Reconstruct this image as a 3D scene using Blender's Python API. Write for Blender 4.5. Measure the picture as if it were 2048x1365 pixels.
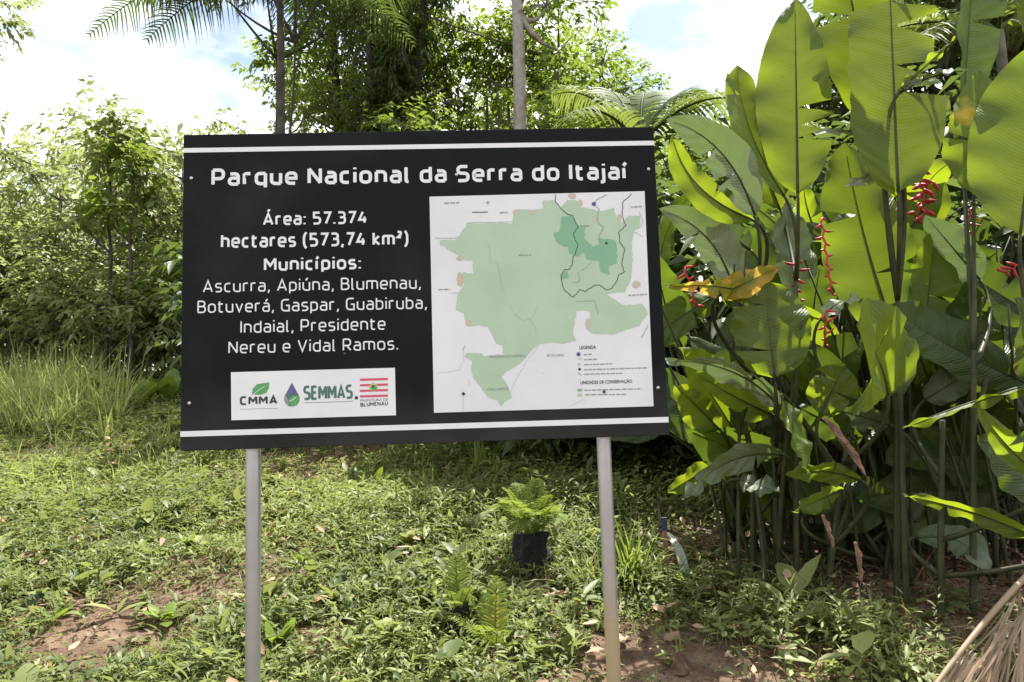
import bpy, math, random
import numpy as np
from mathutils import Vector, Matrix

for o in list(bpy.data.objects):
    bpy.data.objects.remove(o, do_unlink=True)
scene = bpy.context.scene
col = scene.collection
R = math.radians
rng = np.random.default_rng(11)
random.seed(11)

# ------------------------------------------------------------------ camera
CAM = np.array([0.0, 0.0, 1.4])
PITCH, ROLL, LENS = 5.7, -1.83, 27.0
F = LENS / 36 * 2048
cd = bpy.data.cameras.new('camera')
cam = bpy.data.objects.new('camera', cd)
col.objects.link(cam)
cd.lens, cd.sensor_width = LENS, 36
cd.clip_start, cd.clip_end = 0.05, 1000
cam.matrix_world = Matrix.Translation(CAM) @ Matrix.Rotation(R(90 + PITCH), 4, 'X') @ Matrix.Rotation(R(ROLL), 4, 'Z')
scene.camera = cam
MR = np.array((Matrix.Rotation(R(90 + PITCH), 3, 'X') @ Matrix.Rotation(R(ROLL), 3, 'Z')))

# ------------------------------------------------------------------ light
SUN_EL, SUN_AZ = 67.0, 38.0      # sun stands beyond the sign, a little to the right
scene.view_settings.view_transform = 'Standard'
scene.view_settings.look = 'None'
scene.view_settings.gamma = 1
scene.view_settings.exposure = 1.45
w = bpy.data.worlds.new('World')
scene.world = w
w.use_nodes = True
nt = w.node_tree
nt.nodes.clear()
N = nt.nodes.new
sky = N('ShaderNodeTexSky')
sky.sky_type = 'NISHITA'
sky.sun_disc = False
sky.sun_elevation = R(SUN_EL)
sky.sun_rotation = R(SUN_AZ)
sky.dust_density = 1.5
bg = N('ShaderNodeBackground')
bg.inputs['Strength'].default_value = 0.085
bg2 = N('ShaderNodeBackground')            # bright thin cloud
bg2.inputs['Color'].default_value = (.965, .985, 1, 1)
bg2.inputs['Strength'].default_value = 0.76
tc = N('ShaderNodeTexCoord')
mp = N('ShaderNodeMapping')
mp.inputs['Scale'].default_value = (1.6, 1.6, 3.0)
mp.inputs['Location'].default_value = (1.05, 0.4, 0.2)
mp.inputs['Rotation'].default_value = (0, 0, R(43))
nz = N('ShaderNodeTexNoise')
nz.inputs['Scale'].default_value = 2.2
nz.inputs['Detail'].default_value = 7
nz.inputs['Roughness'].default_value = .55
rp = N('ShaderNodeValToRGB')
rp.color_ramp.elements[0].position = .38
rp.color_ramp.elements[1].position = .54
rp.color_ramp.elements[0].color = (.10, .10, .10, 1)
mx = N('ShaderNodeMixShader')
out = N('ShaderNodeOutputWorld')
lk = nt.links.new
lk(tc.outputs['Generated'], mp.inputs['Vector'])
lk(mp.outputs['Vector'], nz.inputs['Vector'])
lk(nz.outputs['Fac'], rp.inputs['Fac'])
lk(sky.outputs['Color'], bg.inputs['Color'])
lk(rp.outputs['Color'], mx.inputs['Fac'])
lk(bg.outputs[0], mx.inputs[1])
lk(bg2.outputs[0], mx.inputs[2])
lk(mx.outputs[0], out.inputs['Surface'])

sl = bpy.data.lights.new('sun', 'SUN')
sl.energy = 5.0
sl.angle = R(0.5)
sl.color = (1, .97, .91)
so = bpy.data.objects.new('sun', sl)
col.objects.link(so)
_e, _a = R(SUN_EL), R(SUN_AZ)
SUND = Vector((math.sin(_a) * math.cos(_e), math.cos(_a) * math.cos(_e), math.sin(_e)))
so.rotation_euler = SUND.to_track_quat('Z', 'Y').to_euler()
so.location = SUND * 30

scene.render.engine = 'CYCLES'
cy = scene.cycles
cy.max_bounces = 6
cy.diffuse_bounces = 3
cy.glossy_bounces = 2
cy.transmission_bounces = 4
cy.transparent_max_bounces = 4
cy.caustics_reflective = False
cy.caustics_refractive = False
cy.sample_clamp_indirect = 6
cy.use_denoising = True

# ------------------------------------------------------------------ geometry helpers
def ray(px, py):
    d = MR @ np.array([(px - 1024) / F, -(py - 682.5) / F, -1.0])
    return d

def P(px, py, Y):
    d = ray(px, py)
    return CAM + d * (Y / d[1])

def fade(t):
    return t * t * (3 - 2 * t)

_lat = np.random.default_rng(5).random((64, 64))
def vnoise(x, y):
    x = np.asarray(x, float); y = np.asarray(y, float)
    xi = np.floor(x).astype(int); yi = np.floor(y).astype(int)
    fx = fade(x - xi); fy = fade(y - yi)
    a = _lat[xi % 64, yi % 64]; b = _lat[(xi + 1) % 64, yi % 64]
    c = _lat[xi % 64, (yi + 1) % 64]; d = _lat[(xi + 1) % 64, (yi + 1) % 64]
    return (a * (1 - fx) + b * fx) * (1 - fy) + (c * (1 - fx) + d * fx) * fy

def fbm(x, y, o=4):
    s = 0; a = .5
    for k in range(o):
        s = s + a * vnoise(np.asarray(x) * 2 ** k + 17 * k, np.asarray(y) * 2 ** k + 9 * k)
        a *= .5
    return s

def gz(x, y):
    x = np.asarray(x, float); y = np.asarray(y, float)
    yy = np.clip(y, -1.5, 9.5)
    far = np.clip(y - 9.5, 0, 60)
    h = 0.045 + 0.19 * yy + 0.19 * 6 * (1 - np.exp(-far / 6))
    amp = np.clip((30 - np.abs(y)) / 30, 0, 1)
    h = h + amp * (0.16 * (fbm(x * .55 + 3, y * .55) - .48) + 0.05 * (fbm(x * 3, y * 3 + 7) - .48))
    return h

def G(px, py):
    d = ray(px, py)
    t = 1.2
    for i in range(4000):
        p = CAM + d * t
        if p[2] <= gz(p[0], p[1]):
            return p
        t += .01
    return p

def nrm(v):
    v = np.asarray(v, float)
    return v / np.maximum(np.linalg.norm(v, axis=-1, keepdims=True), 1e-9)

class Geo:
    def __init__(s):
        s.V = []; s.F = []; s.M = []; s.T = []; s.U = []; s.n = 0
    def add(s, V, F, mat=0, tint=.5, uv=None):
        V = np.asarray(V, float).reshape(-1, 3)
        s.V.append(V)
        s.T.append(np.broadcast_to(np.asarray(tint, float), (len(V),)))
        s.U.append(np.zeros((len(V), 2)) if uv is None else np.asarray(uv, float))
        for f in F:
            f = np.asarray(f, int)
            if len(f) == 0: continue
            s.F.append(f + s.n); s.M.append(mat)
        s.n += len(V)
        return s
    def build(s, name, mats, parent=None, smooth=True, local=False):
        me = bpy.data.meshes.new(name)
        V = np.concatenate(s.V) if s.V else np.zeros((0, 3))
        if parent is not None and not local:
            off = np.zeros(3); q = parent
            while q is not None:
                off += np.array(q.location); q = q.parent
            V = V - off
        lt = np.concatenate([np.full(len(f), f.shape[1]) for f in s.F])
        lv = np.concatenate([f.ravel() for f in s.F])
        mi = np.concatenate([np.full(len(f), m) for f, m in zip(s.F, s.M)])
        ls = np.concatenate([[0], np.cumsum(lt)[:-1]])
        me.vertices.add(len(V)); me.vertices.foreach_set('co', V.astype(np.float32).ravel())
        me.loops.add(len(lv)); me.loops.foreach_set('vertex_index', lv.astype(np.int32))
        me.polygons.add(len(lt))
        me.polygons.foreach_set('loop_start', ls.astype(np.int32))
        me.polygons.foreach_set('loop_total', lt.astype(np.int32))
        me.polygons.foreach_set('material_index', mi.astype(np.int32))
        me.polygons.foreach_set('use_smooth', np.full(len(lt), smooth))
        me.update(calc_edges=True)
        T = np.concatenate(s.T).astype(np.float32)
        at = me.attributes.new('tint', 'FLOAT', 'POINT'); at.data.foreach_set('value', T)
        U = np.concatenate(s.U)
        if np.abs(U).max() > 0:
            uvl = me.uv_layers.new(name='UVMap')
            uvl.data.foreach_set('uv', U[lv].astype(np.float32).ravel())
        for m in (mats if isinstance(mats, (list, tuple)) else [mats]):
            me.materials.append(m)
        o = bpy.data.objects.new(name, me)
        col.objects.link(o)
        o.parent = parent
        return o

def tag(o, label=None, cat=None, group=None, kind=None):
    if label: o['label'] = label
    if cat: o['category'] = cat
    if group: o['group'] = group
    if kind: o['kind'] = kind
    return o

def thing(name, label, cat, loc, group=None):
    o = bpy.data.objects.new(name, None)
    o.empty_display_size = .1
    o.location = [float(c) for c in loc]
    col.objects.link(o)
    return tag(o, label, cat, group)

def kids(o):
    return [c for c in bpy.data.objects if c.parent == o]

def dup(root, loc, rz=0, s=1.0, label=None, sz=None):
    r = root.copy(); col.objects.link(r)
    r.location = loc; r.rotation_euler = (0, 0, rz); r.scale = (s, s, sz or s)
    if label: r['label'] = label
    for ch in TREE.get(root.name, []):
        c = ch.copy(); col.objects.link(c); c.parent = r
    return r
TREE = {}

def tube(pts, rad, n=8, cap=True):
    pts = np.asarray(pts, float); k = len(pts)
    rad = np.broadcast_to(np.asarray(rad, float), (k,))
    tan = nrm(np.gradient(pts, axis=0))
    ref = np.array([0, 0, 1.0]) if abs(tan[:, 2]).mean() < .8 else np.array([1.0, 0, 0])
    a = nrm(np.cross(tan, ref)); b = np.cross(tan, a)
    th = np.linspace(0, 2 * np.pi, n, endpoint=False)
    V = pts[:, None] + rad[:, None, None] * (np.cos(th)[None, :, None] * a[:, None] + np.sin(th)[None, :, None] * b[:, None])
    V = V.reshape(-1, 3)
    i = np.arange(k - 1)[:, None] * n; j = np.arange(n)[None]; j2 = (j + 1) % n
    Q = np.stack([i + j, i + j2, i + n + j2, i + n + j], -1).reshape(-1, 4)
    Fs = [Q]
    if cap:
        V = np.vstack([V, pts[0], pts[-1]])
        jj = np.arange(n); j2 = (jj + 1) % n
        Fs += [np.stack([j2, jj, np.full(n, k * n)], -1), np.stack([(k - 1) * n + jj, (k - 1) * n + j2, np.full(n, k * n + 1)], -1)]
    return V, Fs

def bez(a, c, b, n):
    t = np.linspace(0, 1, n)[:, None]
    a, b, c = map(np.asarray, (a, b, c))
    return (1 - t) ** 2 * a + 2 * t * (1 - t) * c + t * t * b

def box(x0, x1, y0, y1, z0, z1):
    V = [(x, y, z) for z in (z0, z1) for y in (y0, y1) for x in (x0, x1)]
    return V, [[(0, 2, 3, 1), (4, 5, 7, 6), (0, 1, 5, 4), (2, 6, 7, 3), (0, 4, 6, 2), (1, 3, 7, 5)]]

KITE = (np.array([(0, 0, 0), (.42, -.5, .16), (1, 0, 0), (.42, .5, .16)]), [np.array([(0, 2, 1), (0, 3, 2)])])
LANCE = (np.array([(0, 0, 0), (.35, 0, 0), (.7, 0, 0), (1, 0, 0), (.3, -.5, .14), (.68, -.36, .1), (.3, .5, .14), (.68, .36, .1)]),
         [np.array([(0, 1, 4), (2, 3, 5), (0, 6, 1), (2, 7, 3)]), np.array([(1, 2, 5, 4), (1, 6, 7, 2)])])
OVAL = (np.array([(0, 0, 0), (.5, 0, 0), (1, 0, 0), (.2, -.38, .1), (.55, -.5, .14), (.85, -.25, .06), (.2, .38, .1), (.55, .5, .14), (.85, .25, .06)]),
        [np.array([(0, 1, 3), (5, 1, 2), (0, 6, 1), (8, 2, 1), (1, 4, 3), (1, 5, 4), (1, 6, 7), (1, 7, 8)])])
def blade_tpl(n=4, k=.75):
    s = np.linspace(0, 1, n + 1)[:-1]
    wd = .5 * (1 - s ** 1.7) * k + .5 * (1 - k) * (1 - s)
    wd[0] *= .7
    V = []
    for a, b in zip(s, wd): V += [(a, -b, .0), (a, b, .0)]
    V.append((1, 0, 0))
    Q = [(2 * i, 2 * i + 1, 2 * i + 3, 2 * i + 2) for i in range(n - 1)]
    return np.array(V), [np.array(Q), np.array([(2 * n - 2, 2 * n - 1, 2 * n)])]
BLADE = blade_tpl(4)
BLADE6 = blade_tpl(6)

def leaves(g, tpl, pos, ax, nv, L, W, droop=0, tint=.5, mat=0):
    """many leaves at once; droop bends them towards the ground"""
    T, Fs = tpl
    pos = np.asarray(pos, float); n = len(pos)
    ax = nrm(ax); sd = nrm(np.cross(ax, nv)); nv = np.cross(sd, ax)
    L = np.broadcast_to(np.asarray(L, float), (n,)); W = np.broadcast_to(np.asarray(W, float), (n,))
    D = np.broadcast_to(np.asarray(droop, float), (n,))
    V = (pos[:, None] + ax[:, None] * (T[None, :, 0, None] * L[:, None, None])
         + sd[:, None] * (T[None, :, 1, None] * W[:, None, None])
         + nv[:, None] * (T[None, :, 2, None] * W[:, None, None]))
    V[..., 2] -= (D * L)[:, None] * T[None, :, 0] ** 2
    t = np.broadcast_to(np.asarray(tint, float), (n,))
    k = len(T)
    base = (np.arange(n) * k)[:, None, None]
    g.add(V.reshape(-1, 3), [(base + f[None]).reshape(-1, f.shape[1]) for f in Fs], mat, np.repeat(t, k))

def rdir(n, up=0.0, r=rng):
    v = nrm(r.normal(size=(n, 3))); v[:, 2] += up
    return nrm(v)

# ------------------------------------------------------------------ materials
def mat(name):
    m = bpy.data.materials.new(name); m.use_nodes = True
    nt = m.node_tree; nt.nodes.clear()
    return m, nt, nt.nodes.new, nt.links.new

def mixc(nt, fac, a, b):
    n = nt.nodes.new('ShaderNodeMix'); n.data_type = 'RGBA'
    for s, v in ((n.inputs[0], fac), (n.inputs[6], a), (n.inputs[7], b)):
        if hasattr(v, 'links'): nt.links.new(v, s)
        elif isinstance(v, (int, float)): s.default_value = v
        else: s.default_value = (*v, 1)
    return n.outputs[2]

def foliage(name, dark, light, trans, tf=.4, rough=.5, spec=.35, nscale=0):
    m, nt, N, L = mat(name)
    at = N('ShaderNodeAttribute'); at.attribute_name = 'tint'
    oi = N('ShaderNodeObjectInfo')
    ad = N('ShaderNodeMath'); ad.operation = 'MULTIPLY_ADD'; ad.inputs[1].default_value = .3
    L(oi.outputs['Random'], ad.inputs[0])
    sb = N('ShaderNodeMath'); sb.operation = 'SUBTRACT'; sb.inputs[1].default_value = .15
    L(at.outputs['Fac'], sb.inputs[0]); L(sb.outputs[0], ad.inputs[2])
    c = mixc(nt, ad.outputs[0], dark, light)
    d = N('ShaderNodeBsdfPrincipled')
    L(c, d.inputs['Base Color']); d.inputs['Roughness'].default_value = rough
    d.inputs['Specular IOR Level'].default_value = spec
    t = N('ShaderNodeBsdfTranslucent')
    tcx = mixc(nt, .55, c, trans)
    L(tcx, t.inputs['Color'])
    mx = N('ShaderNodeMixShader'); mx.inputs[0].default_value = tf
    L(d.outputs[0], mx.inputs[1]); L(t.outputs[0], mx.inputs[2])
    o = N('ShaderNodeOutputMaterial'); L(mx.outputs[0], o.inputs[0])
    return m

def plain(name, c, rough=.6, metal=0, spec=.5, c2=None, scale=20, bump=0, bscale=60):
    m, nt, N, L = mat(name)
    d = N('ShaderNodeBsdfPrincipled')
    d.inputs['Roughness'].default_value = rough; d.inputs['Metallic'].default_value = metal
    d.inputs['Specular IOR Level'].default_value = spec
    if c2:
        tc = N('ShaderNodeTexCoord'); n = N('ShaderNodeTexNoise'); n.inputs['Scale'].default_value = scale
        n.inputs['Detail'].default_value = 6
        L(tc.outputs['Object'], n.inputs['Vector'])
        r = N('ShaderNodeValToRGB'); r.color_ramp.elements[0].position = .35; r.color_ramp.elements[1].position = .65
        r.color_ramp.elements[0].color = (*c, 1); r.color_ramp.elements[1].color = (*c2, 1)
        L(n.outputs['Fac'], r.inputs[0]); L(r.outputs[0], d.inputs['Base Color'])
    else:
        d.inputs['Base Color'].default_value = (*c, 1)
    if bump:
        tc = N('ShaderNodeTexCoord'); n = N('ShaderNodeTexNoise'); n.inputs['Scale'].default_value = bscale
        n.inputs['Detail'].default_value = 5
        L(tc.outputs['Object'], n.inputs['Vector'])
        b = N('ShaderNodeBump'); b.inputs['Strength'].default_value = bump; b.inputs['Distance'].default_value = .02
        L(n.outputs['Fac'], b.inputs['Height']); L(b.outputs[0], d.inputs['Normal'])
    o = N('ShaderNodeOutputMaterial'); L(d.outputs[0], o.inputs[0])
    return m

M = {}
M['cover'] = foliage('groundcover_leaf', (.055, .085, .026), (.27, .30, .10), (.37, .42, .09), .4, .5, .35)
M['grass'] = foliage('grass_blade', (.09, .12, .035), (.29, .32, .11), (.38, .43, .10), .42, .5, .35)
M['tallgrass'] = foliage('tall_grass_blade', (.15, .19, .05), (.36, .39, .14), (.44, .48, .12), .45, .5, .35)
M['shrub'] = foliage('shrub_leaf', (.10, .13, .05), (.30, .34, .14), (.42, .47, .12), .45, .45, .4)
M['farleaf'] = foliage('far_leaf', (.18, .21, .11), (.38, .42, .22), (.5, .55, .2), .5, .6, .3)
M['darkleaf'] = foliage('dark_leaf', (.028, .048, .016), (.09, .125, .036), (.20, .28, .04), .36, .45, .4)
M['lightleaf'] = foliage('light_leaf', (.07, .115, .018), (.16, .23, .035), (.32, .42, .04), .45, .45, .4)
M['palmleaf'] = foliage('palm_leaf', (.055, .085, .022), (.14, .19, .045), (.28, .35, .05), .42, .55, .25)
M['fern'] = foliage('fern_leaf', (.085, .13, .022), (.20, .26, .05), (.34, .43, .06), .42, .5, .3)
M['yellowfern'] = foliage('yellowed_fern', (.36, .32, .04), (.45, .40, .06), (.6, .5, .05), .45, .5, .3)
M['litter'] = foliage('dead_leaf', (.10, .055, .03), (.36, .24, .15), (.4, .22, .1), .12, .6, .3)
M['dryfrond'] = foliage('dry_frond', (.13, .085, .05), (.32, .235, .15), (.4, .25, .12), .12, .55, .3)
M['bark'] = plain('grey_bark', (.10, .085, .065), .85, c2=(.2, .18, .14), scale=9, bump=.5)
M['darkbark'] = plain('dark_bark', (.035, .03, .024), .85, c2=(.08, .068, .05), scale=9, bump=.5)
M['stem'] = plain('green_stem', (.07, .10, .03), .5, c2=(.13, .13, .06), scale=14)
M['darkstem'] = plain('heliconia_stem', (.020, .026, .009), .55, spec=.25, c2=(.055, .058, .022), scale=10)
M['midrib'] = plain('heliconia_midrib', (.045, .055, .016), .5, spec=.25, c2=(.03, .03, .012), scale=8)
M['stump'] = plain('fibrous_stump', (.003, .003, .003), .9, c2=(.014, .011, .010), scale=30, bump=1, bscale=60)
M['red'] = plain('red_bract', (.28, .008, .016), .45, c2=(.48, .02, .025), scale=20)
M['sheath'] = plain('dry_sheath', (.16, .085, .055), .8, c2=(.34, .21, .15), scale=26, bump=.5, bscale=80)

def soil_mat():
    m, nt, N, L = mat('soil')
    tc = N('ShaderNodeTexCoord')
    def noise(sc, det=6):
        n = N('ShaderNodeTexNoise'); n.inputs['Scale'].default_value = sc; n.inputs['Detail'].default_value = det
        L(tc.outputs['Object'], n.inputs['Vector']); return n.outputs['Fac']
    r = N('ShaderNodeValToRGB')
    e = r.color_ramp.elements
    e[0].position = .3; e[0].color = (.045, .028, .018, 1)
    e[1].position = .7; e[1].color = (.27, .19, .125, 1)
    x = e.new(.5); x.color = (.125, .080, .050, 1)
    L(noise(7, 9), r.inputs[0])
    c = mixc(nt, noise(45, 4), r.outputs[0], (.11, .07, .045))
    d = N('ShaderNodeBsdfPrincipled'); d.inputs['Roughness'].default_value = .9
    d.inputs['Specular IOR Level'].default_value = .2
    L(c, d.inputs['Base Color'])
    b = N('ShaderNodeBump'); b.inputs['Strength'].default_value = .9; b.inputs['Distance'].default_value = .05
    L(noise(28, 8), b.inputs['Height']); L(b.outputs[0], d.inputs['Normal'])
    o = N('ShaderNodeOutputMaterial'); L(d.outputs[0], o.inputs[0])
    return m
M['soil'] = soil_mat()

def heliconia_mat(name, c1, c2, trans, tf=.5, dry=None, rough=.40):
    """big leaf: fine veins run out from the midrib and sweep to the tip (uv: along, across)"""
    m, nt, N, L = mat(name)
    uv = N('ShaderNodeUVMap')
    sp = N('ShaderNodeSeparateXYZ'); L(uv.outputs[0], sp.inputs[0])
    def mth(op, a, b=None):
        n = N('ShaderNodeMath'); n.operation = op
        for i, v in enumerate((a, b)):
            if v is None: continue
            if hasattr(v, 'links'): L(v, n.inputs[i])
            else: n.inputs[i].default_value = v
        return n.outputs[0]
    av = mth('ABSOLUTE', sp.outputs[1])
    tc = N('ShaderNodeTexCoord')
    n0 = N('ShaderNodeTexNoise'); n0.inputs['Scale'].default_value = 7; n0.inputs['Detail'].default_value = 3
    L(tc.outputs['Object'], n0.inputs['Vector'])
    k = mth('ADD', mth('SUBTRACT', sp.outputs[0], mth('MULTIPLY', mth('POWER', av, 1.6), .10)), mth('MULTIPLY', n0.outputs['Fac'], .035))
    nb_ = N('ShaderNodeTexNoise'); nb_.inputs['Scale'].default_value = 2.2; nb_.inputs['Detail'].default_value = 3
    L(tc.outputs['Object'], nb_.inputs['Vector'])
    n1 = N('ShaderNodeTexNoise'); n1.inputs['Scale'].default_value = 6; n1.inputs['Detail'].default_value = 5
    L(tc.outputs['Object'], n1.inputs['Vector'])
    fine = mth('SINE', mth('MULTIPLY', k, 420))
    wide = mth('SINE', mth('ADD', mth('MULTIPLY', k, 75), mth('MULTIPLY', n1.outputs['Fac'], 14)))
    oi = N('ShaderNodeObjectInfo')
    f = mth('ADD', mth('ADD', mth('MULTIPLY', n1.outputs['Fac'], .35), mth('MULTIPLY', nb_.outputs['Fac'], .6)), mth('SUBTRACT', mth('MULTIPLY', oi.outputs['Random'], .5), .2))
    f = mth('ADD', f, mth('MULTIPLY', wide, .035))
    f = mth('ADD', f, mth('MULTIPLY', fine, .03))
    c = mixc(nt, f, c1, c2)
    tcol = mixc(nt, f, tuple(x * .75 for x in trans), trans)
    if dry:
        n2 = N('ShaderNodeTexNoise'); n2.inputs['Scale'].default_value = 5; n2.inputs['Detail'].default_value = 6
        L(tc.outputs['Object'], n2.inputs['Vector'])
        r = N('ShaderNodeValToRGB'); r.color_ramp.elements[0].position = dry[1]; r.color_ramp.elements[1].position = dry[1] + .14
        L(mth('ADD', n2.outputs['Fac'], mth('MULTIPLY', mth('POWER', av, dry[2]), dry[3])), r.inputs[0])
        c = mixc(nt, r.outputs[0], c, dry[0]); tcol = mixc(nt, r.outputs[0], tcol, tuple(min(1, x * 1.5) for x in dry[0]))
    vo = N('ShaderNodeTexVoronoi'); vo.inputs['Scale'].default_value = 26; L(tc.outputs['Object'], vo.inputs['Vector'])
    n3 = N('ShaderNodeTexNoise'); n3.inputs['Scale'].default_value = 4; L(tc.outputs['Object'], n3.inputs['Vector'])
    sr = N('ShaderNodeValToRGB'); sr.color_ramp.elements[0].position = .0; sr.color_ramp.elements[0].color = (1, 1, 1, 1)
    sr.color_ramp.elements[1].position = .10; sr.color_ramp.elements[1].color = (0, 0, 0, 1)
    L(mth('ADD', vo.outputs['Distance'], mth('MAXIMUM', mth('MULTIPLY', mth('SUBTRACT', .60, n3.outputs['Fac']), 1.2), 0.0)), sr.inputs[0])
    c = mixc(nt, sr.outputs[0], c, (.13, .08, .03)); tcol = mixc(nt, sr.outputs[0], tcol, (.12, .06, .015))
    d = N('ShaderNodeBsdfPrincipled'); L(c, d.inputs['Base Color'])
    d.inputs['Roughness'].default_value = rough; d.inputs['Specular IOR Level'].default_value = .42
    b = N('ShaderNodeBump'); b.inputs['Strength'].default_value = .55; b.inputs['Distance'].default_value = .004
    L(mth('ADD', wide, mth('MULTIPLY', fine, .3)), b.inputs['Height']); L(b.outputs[0], d.inputs['Normal'])
    t = N('ShaderNodeBsdfTranslucent'); L(tcol, t.inputs['Color'])
    mx = N('ShaderNodeMixShader'); mx.inputs[0].default_value = tf
    L(d.outputs[0], mx.inputs[1]); L(t.outputs[0], mx.inputs[2])
    o = N('ShaderNodeOutputMaterial'); L(mx.outputs[0], o.inputs[0])
    return m
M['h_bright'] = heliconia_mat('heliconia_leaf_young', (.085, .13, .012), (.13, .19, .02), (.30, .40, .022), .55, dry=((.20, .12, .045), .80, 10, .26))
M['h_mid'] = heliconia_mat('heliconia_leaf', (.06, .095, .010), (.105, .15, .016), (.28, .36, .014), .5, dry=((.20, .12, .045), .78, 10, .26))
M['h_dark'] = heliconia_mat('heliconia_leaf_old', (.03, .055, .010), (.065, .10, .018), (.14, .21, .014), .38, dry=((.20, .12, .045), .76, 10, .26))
M['h_grey'] = heliconia_mat('heliconia_leaf_greyish', (.075, .105, .05), (.13, .16, .085), (.12, .18, .04), .25, rough=.4)  # greyer and less translucent than the other leaves
M['h_wax'] = heliconia_mat('heliconia_leaf_pale_sky_glare', (.17, .21, .12), (.30, .34, .22), (.14, .22, .05), .25, rough=.38)  # paler colour carries sky glare painted into the waxy leaf
M['h_yellow'] = heliconia_mat('heliconia_leaf_dying', (.13, .16, .015), (.22, .22, .02), (.42, .40, .03), .5, dry=((.50, .30, .05), .52, 1, .12))
M['h_tip'] = heliconia_mat('heliconia_leaf_yellow_spot', (.085, .13, .012), (.13, .19, .02), (.32, .42, .022), .55, dry=((.62, .45, .05), .66, 1, .12))

# ------------------------------------------------------------------ ground
def sheet():
    a = np.linspace(-1, 1, 261); xs = np.sinh(a * 5.2) / np.sinh(5.2) * 180
    b = np.linspace(-1, 1, 301); ys = 4.5 + np.sinh(b * 5.4) / np.sinh(5.4) * 200
    X, Y = np.meshgrid(xs, ys)
    V = np.stack([X, Y, gz(X, Y)], -1).reshape(-1, 3)
    nx, ny = len(xs), len(ys)
    i = np.arange(ny - 1)[:, None] * nx; j = np.arange(nx - 1)[None]
    Q = np.stack([i + j, i + j + 1, i + nx + j + 1, i + nx + j], -1).reshape(-1, 4)
    g = Geo().add(V, [Q])
    return g.build('ground', M['soil'])
tag(sheet(), 'sloping brown soil bank under the weeds', 'ground', kind='structure')

# ------------------------------------------------------------------ sign
TLc = CAM + ray(367, 270) * 2.431
YAW = R(2.25)
AX = np.array([math.cos(YAW), math.sin(YAW), 0]); NY = np.array([-math.sin(YAW), math.cos(YAW), 0])
def on_plane(px, py):
    d = ray(px, py)
    t = ((TLc - CAM) @ NY) / (d @ NY)
    return CAM + d * t
SW, SH = 1.5, 0.993
mid = TLc + AX * SW / 2
zb = float(gz(mid[0], mid[1]))
sign = thing('information_sign', 'black park information board with white lettering and a green map on two steel posts', 'sign', (mid[0], mid[1], zb))
sign.rotation_euler = (0, 0, YAW)
def S(px, py):
    q = on_plane(px, py) - np.array([mid[0], mid[1], zb])
    return np.array([q @ AX, q[2]])
zt = TLc[2] - zb; z0 = zt - SH
def panel_mat():
    m, nt, N, L = mat('black_panel')
    tc = N('ShaderNodeTexCoord'); sp = N('ShaderNodeSeparateXYZ'); L(tc.outputs['Object'], sp.inputs[0])
    n = N('ShaderNodeTexNoise'); n.inputs['Scale'].default_value = 2.6; n.inputs['Detail'].default_value = 8; L(tc.outputs['Object'], n.inputs['Vector'])
    mr = N('ShaderNodeMapRange'); L(sp.outputs[2], mr.inputs[0])
    mr.inputs[1].default_value = z0; mr.inputs[2].default_value = z0 + .22; mr.inputs[3].default_value = .34; mr.inputs[4].default_value = 0
    a = N('ShaderNodeMath'); L(n.outputs['Fac'], a.inputs[0]); L(mr.outputs[0], a.inputs[1])
    r = N('ShaderNodeValToRGB'); r.color_ramp.elements[0].position = .52; r.color_ramp.elements[1].position = .95; L(a.outputs[0], r.inputs[0])
    c = mixc(nt, r.outputs[0], (.0062, .0062, .0068), (.034, .034, .034))  # paler bottom: gloss reflection painted into the colour as dusty smudges
    d = N('ShaderNodeBsdfPrincipled'); L(c, d.inputs['Base Color']); d.inputs['Specular IOR Level'].default_value = .10
    q = N('ShaderNodeMath'); q.operation = 'MULTIPLY_ADD'; q.inputs[1].default_value = .4; q.inputs[2].default_value = .12; L(n.outputs['Fac'], q.inputs[0])
    L(q.outputs[0], d.inputs['Roughness'])
    o = N('ShaderNodeOutputMaterial'); L(d.outputs[0], o.inputs[0])
    return m
M['panel'] = panel_mat()
M['white'] = plain('white_print', (.76, .78, .795), .4, spec=.3, c2=(.71, .73, .745), scale=9)
M['paper'] = plain('map_paper', (.72, .74, .755), .4, spec=.3, c2=(.67, .69, .705), scale=6)
M['mapgreen'] = plain('map_light_green', (.39, .53, .38), .4, spec=.3, c2=(.43, .57, .42), scale=7)
M['mapdark'] = plain('map_dark_green', (.22, .43, .23), .4, spec=.3, c2=(.20, .41, .28), scale=12)
M['mapcream'] = plain('map_cream', (.5, .46, .36), .4, spec=.3)
M['ink'] = plain('map_ink', (.03, .035, .03), .5)
M['grey'] = plain('map_grey_ink', (.26, .27, .27), .5)
M['pale'] = plain('map_pale_line', (.40, .48, .40), .5)
M['blue'] = plain('map_blue', (.07, .06, .30), .5)
M['logogreen'] = plain('logo_green', (.09, .34, .11), .5)
M['logoteal'] = plain('logo_teal', (.055, .16, .115), .5)
M['logored'] = plain('logo_red', (.60, .08, .14), .5)
M['logogold'] = plain('logo_gold', (.5, .42, .15), .5)
M['logonavy'] = plain('logo_navy', (.10, .10, .28), .5)
M['screw'] = plain('screw_steel', (.55, .55, .55), .35, metal=.7)
M['darkscrew'] = plain('screw_dark', (.05, .05, .05), .4, metal=.4)

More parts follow.
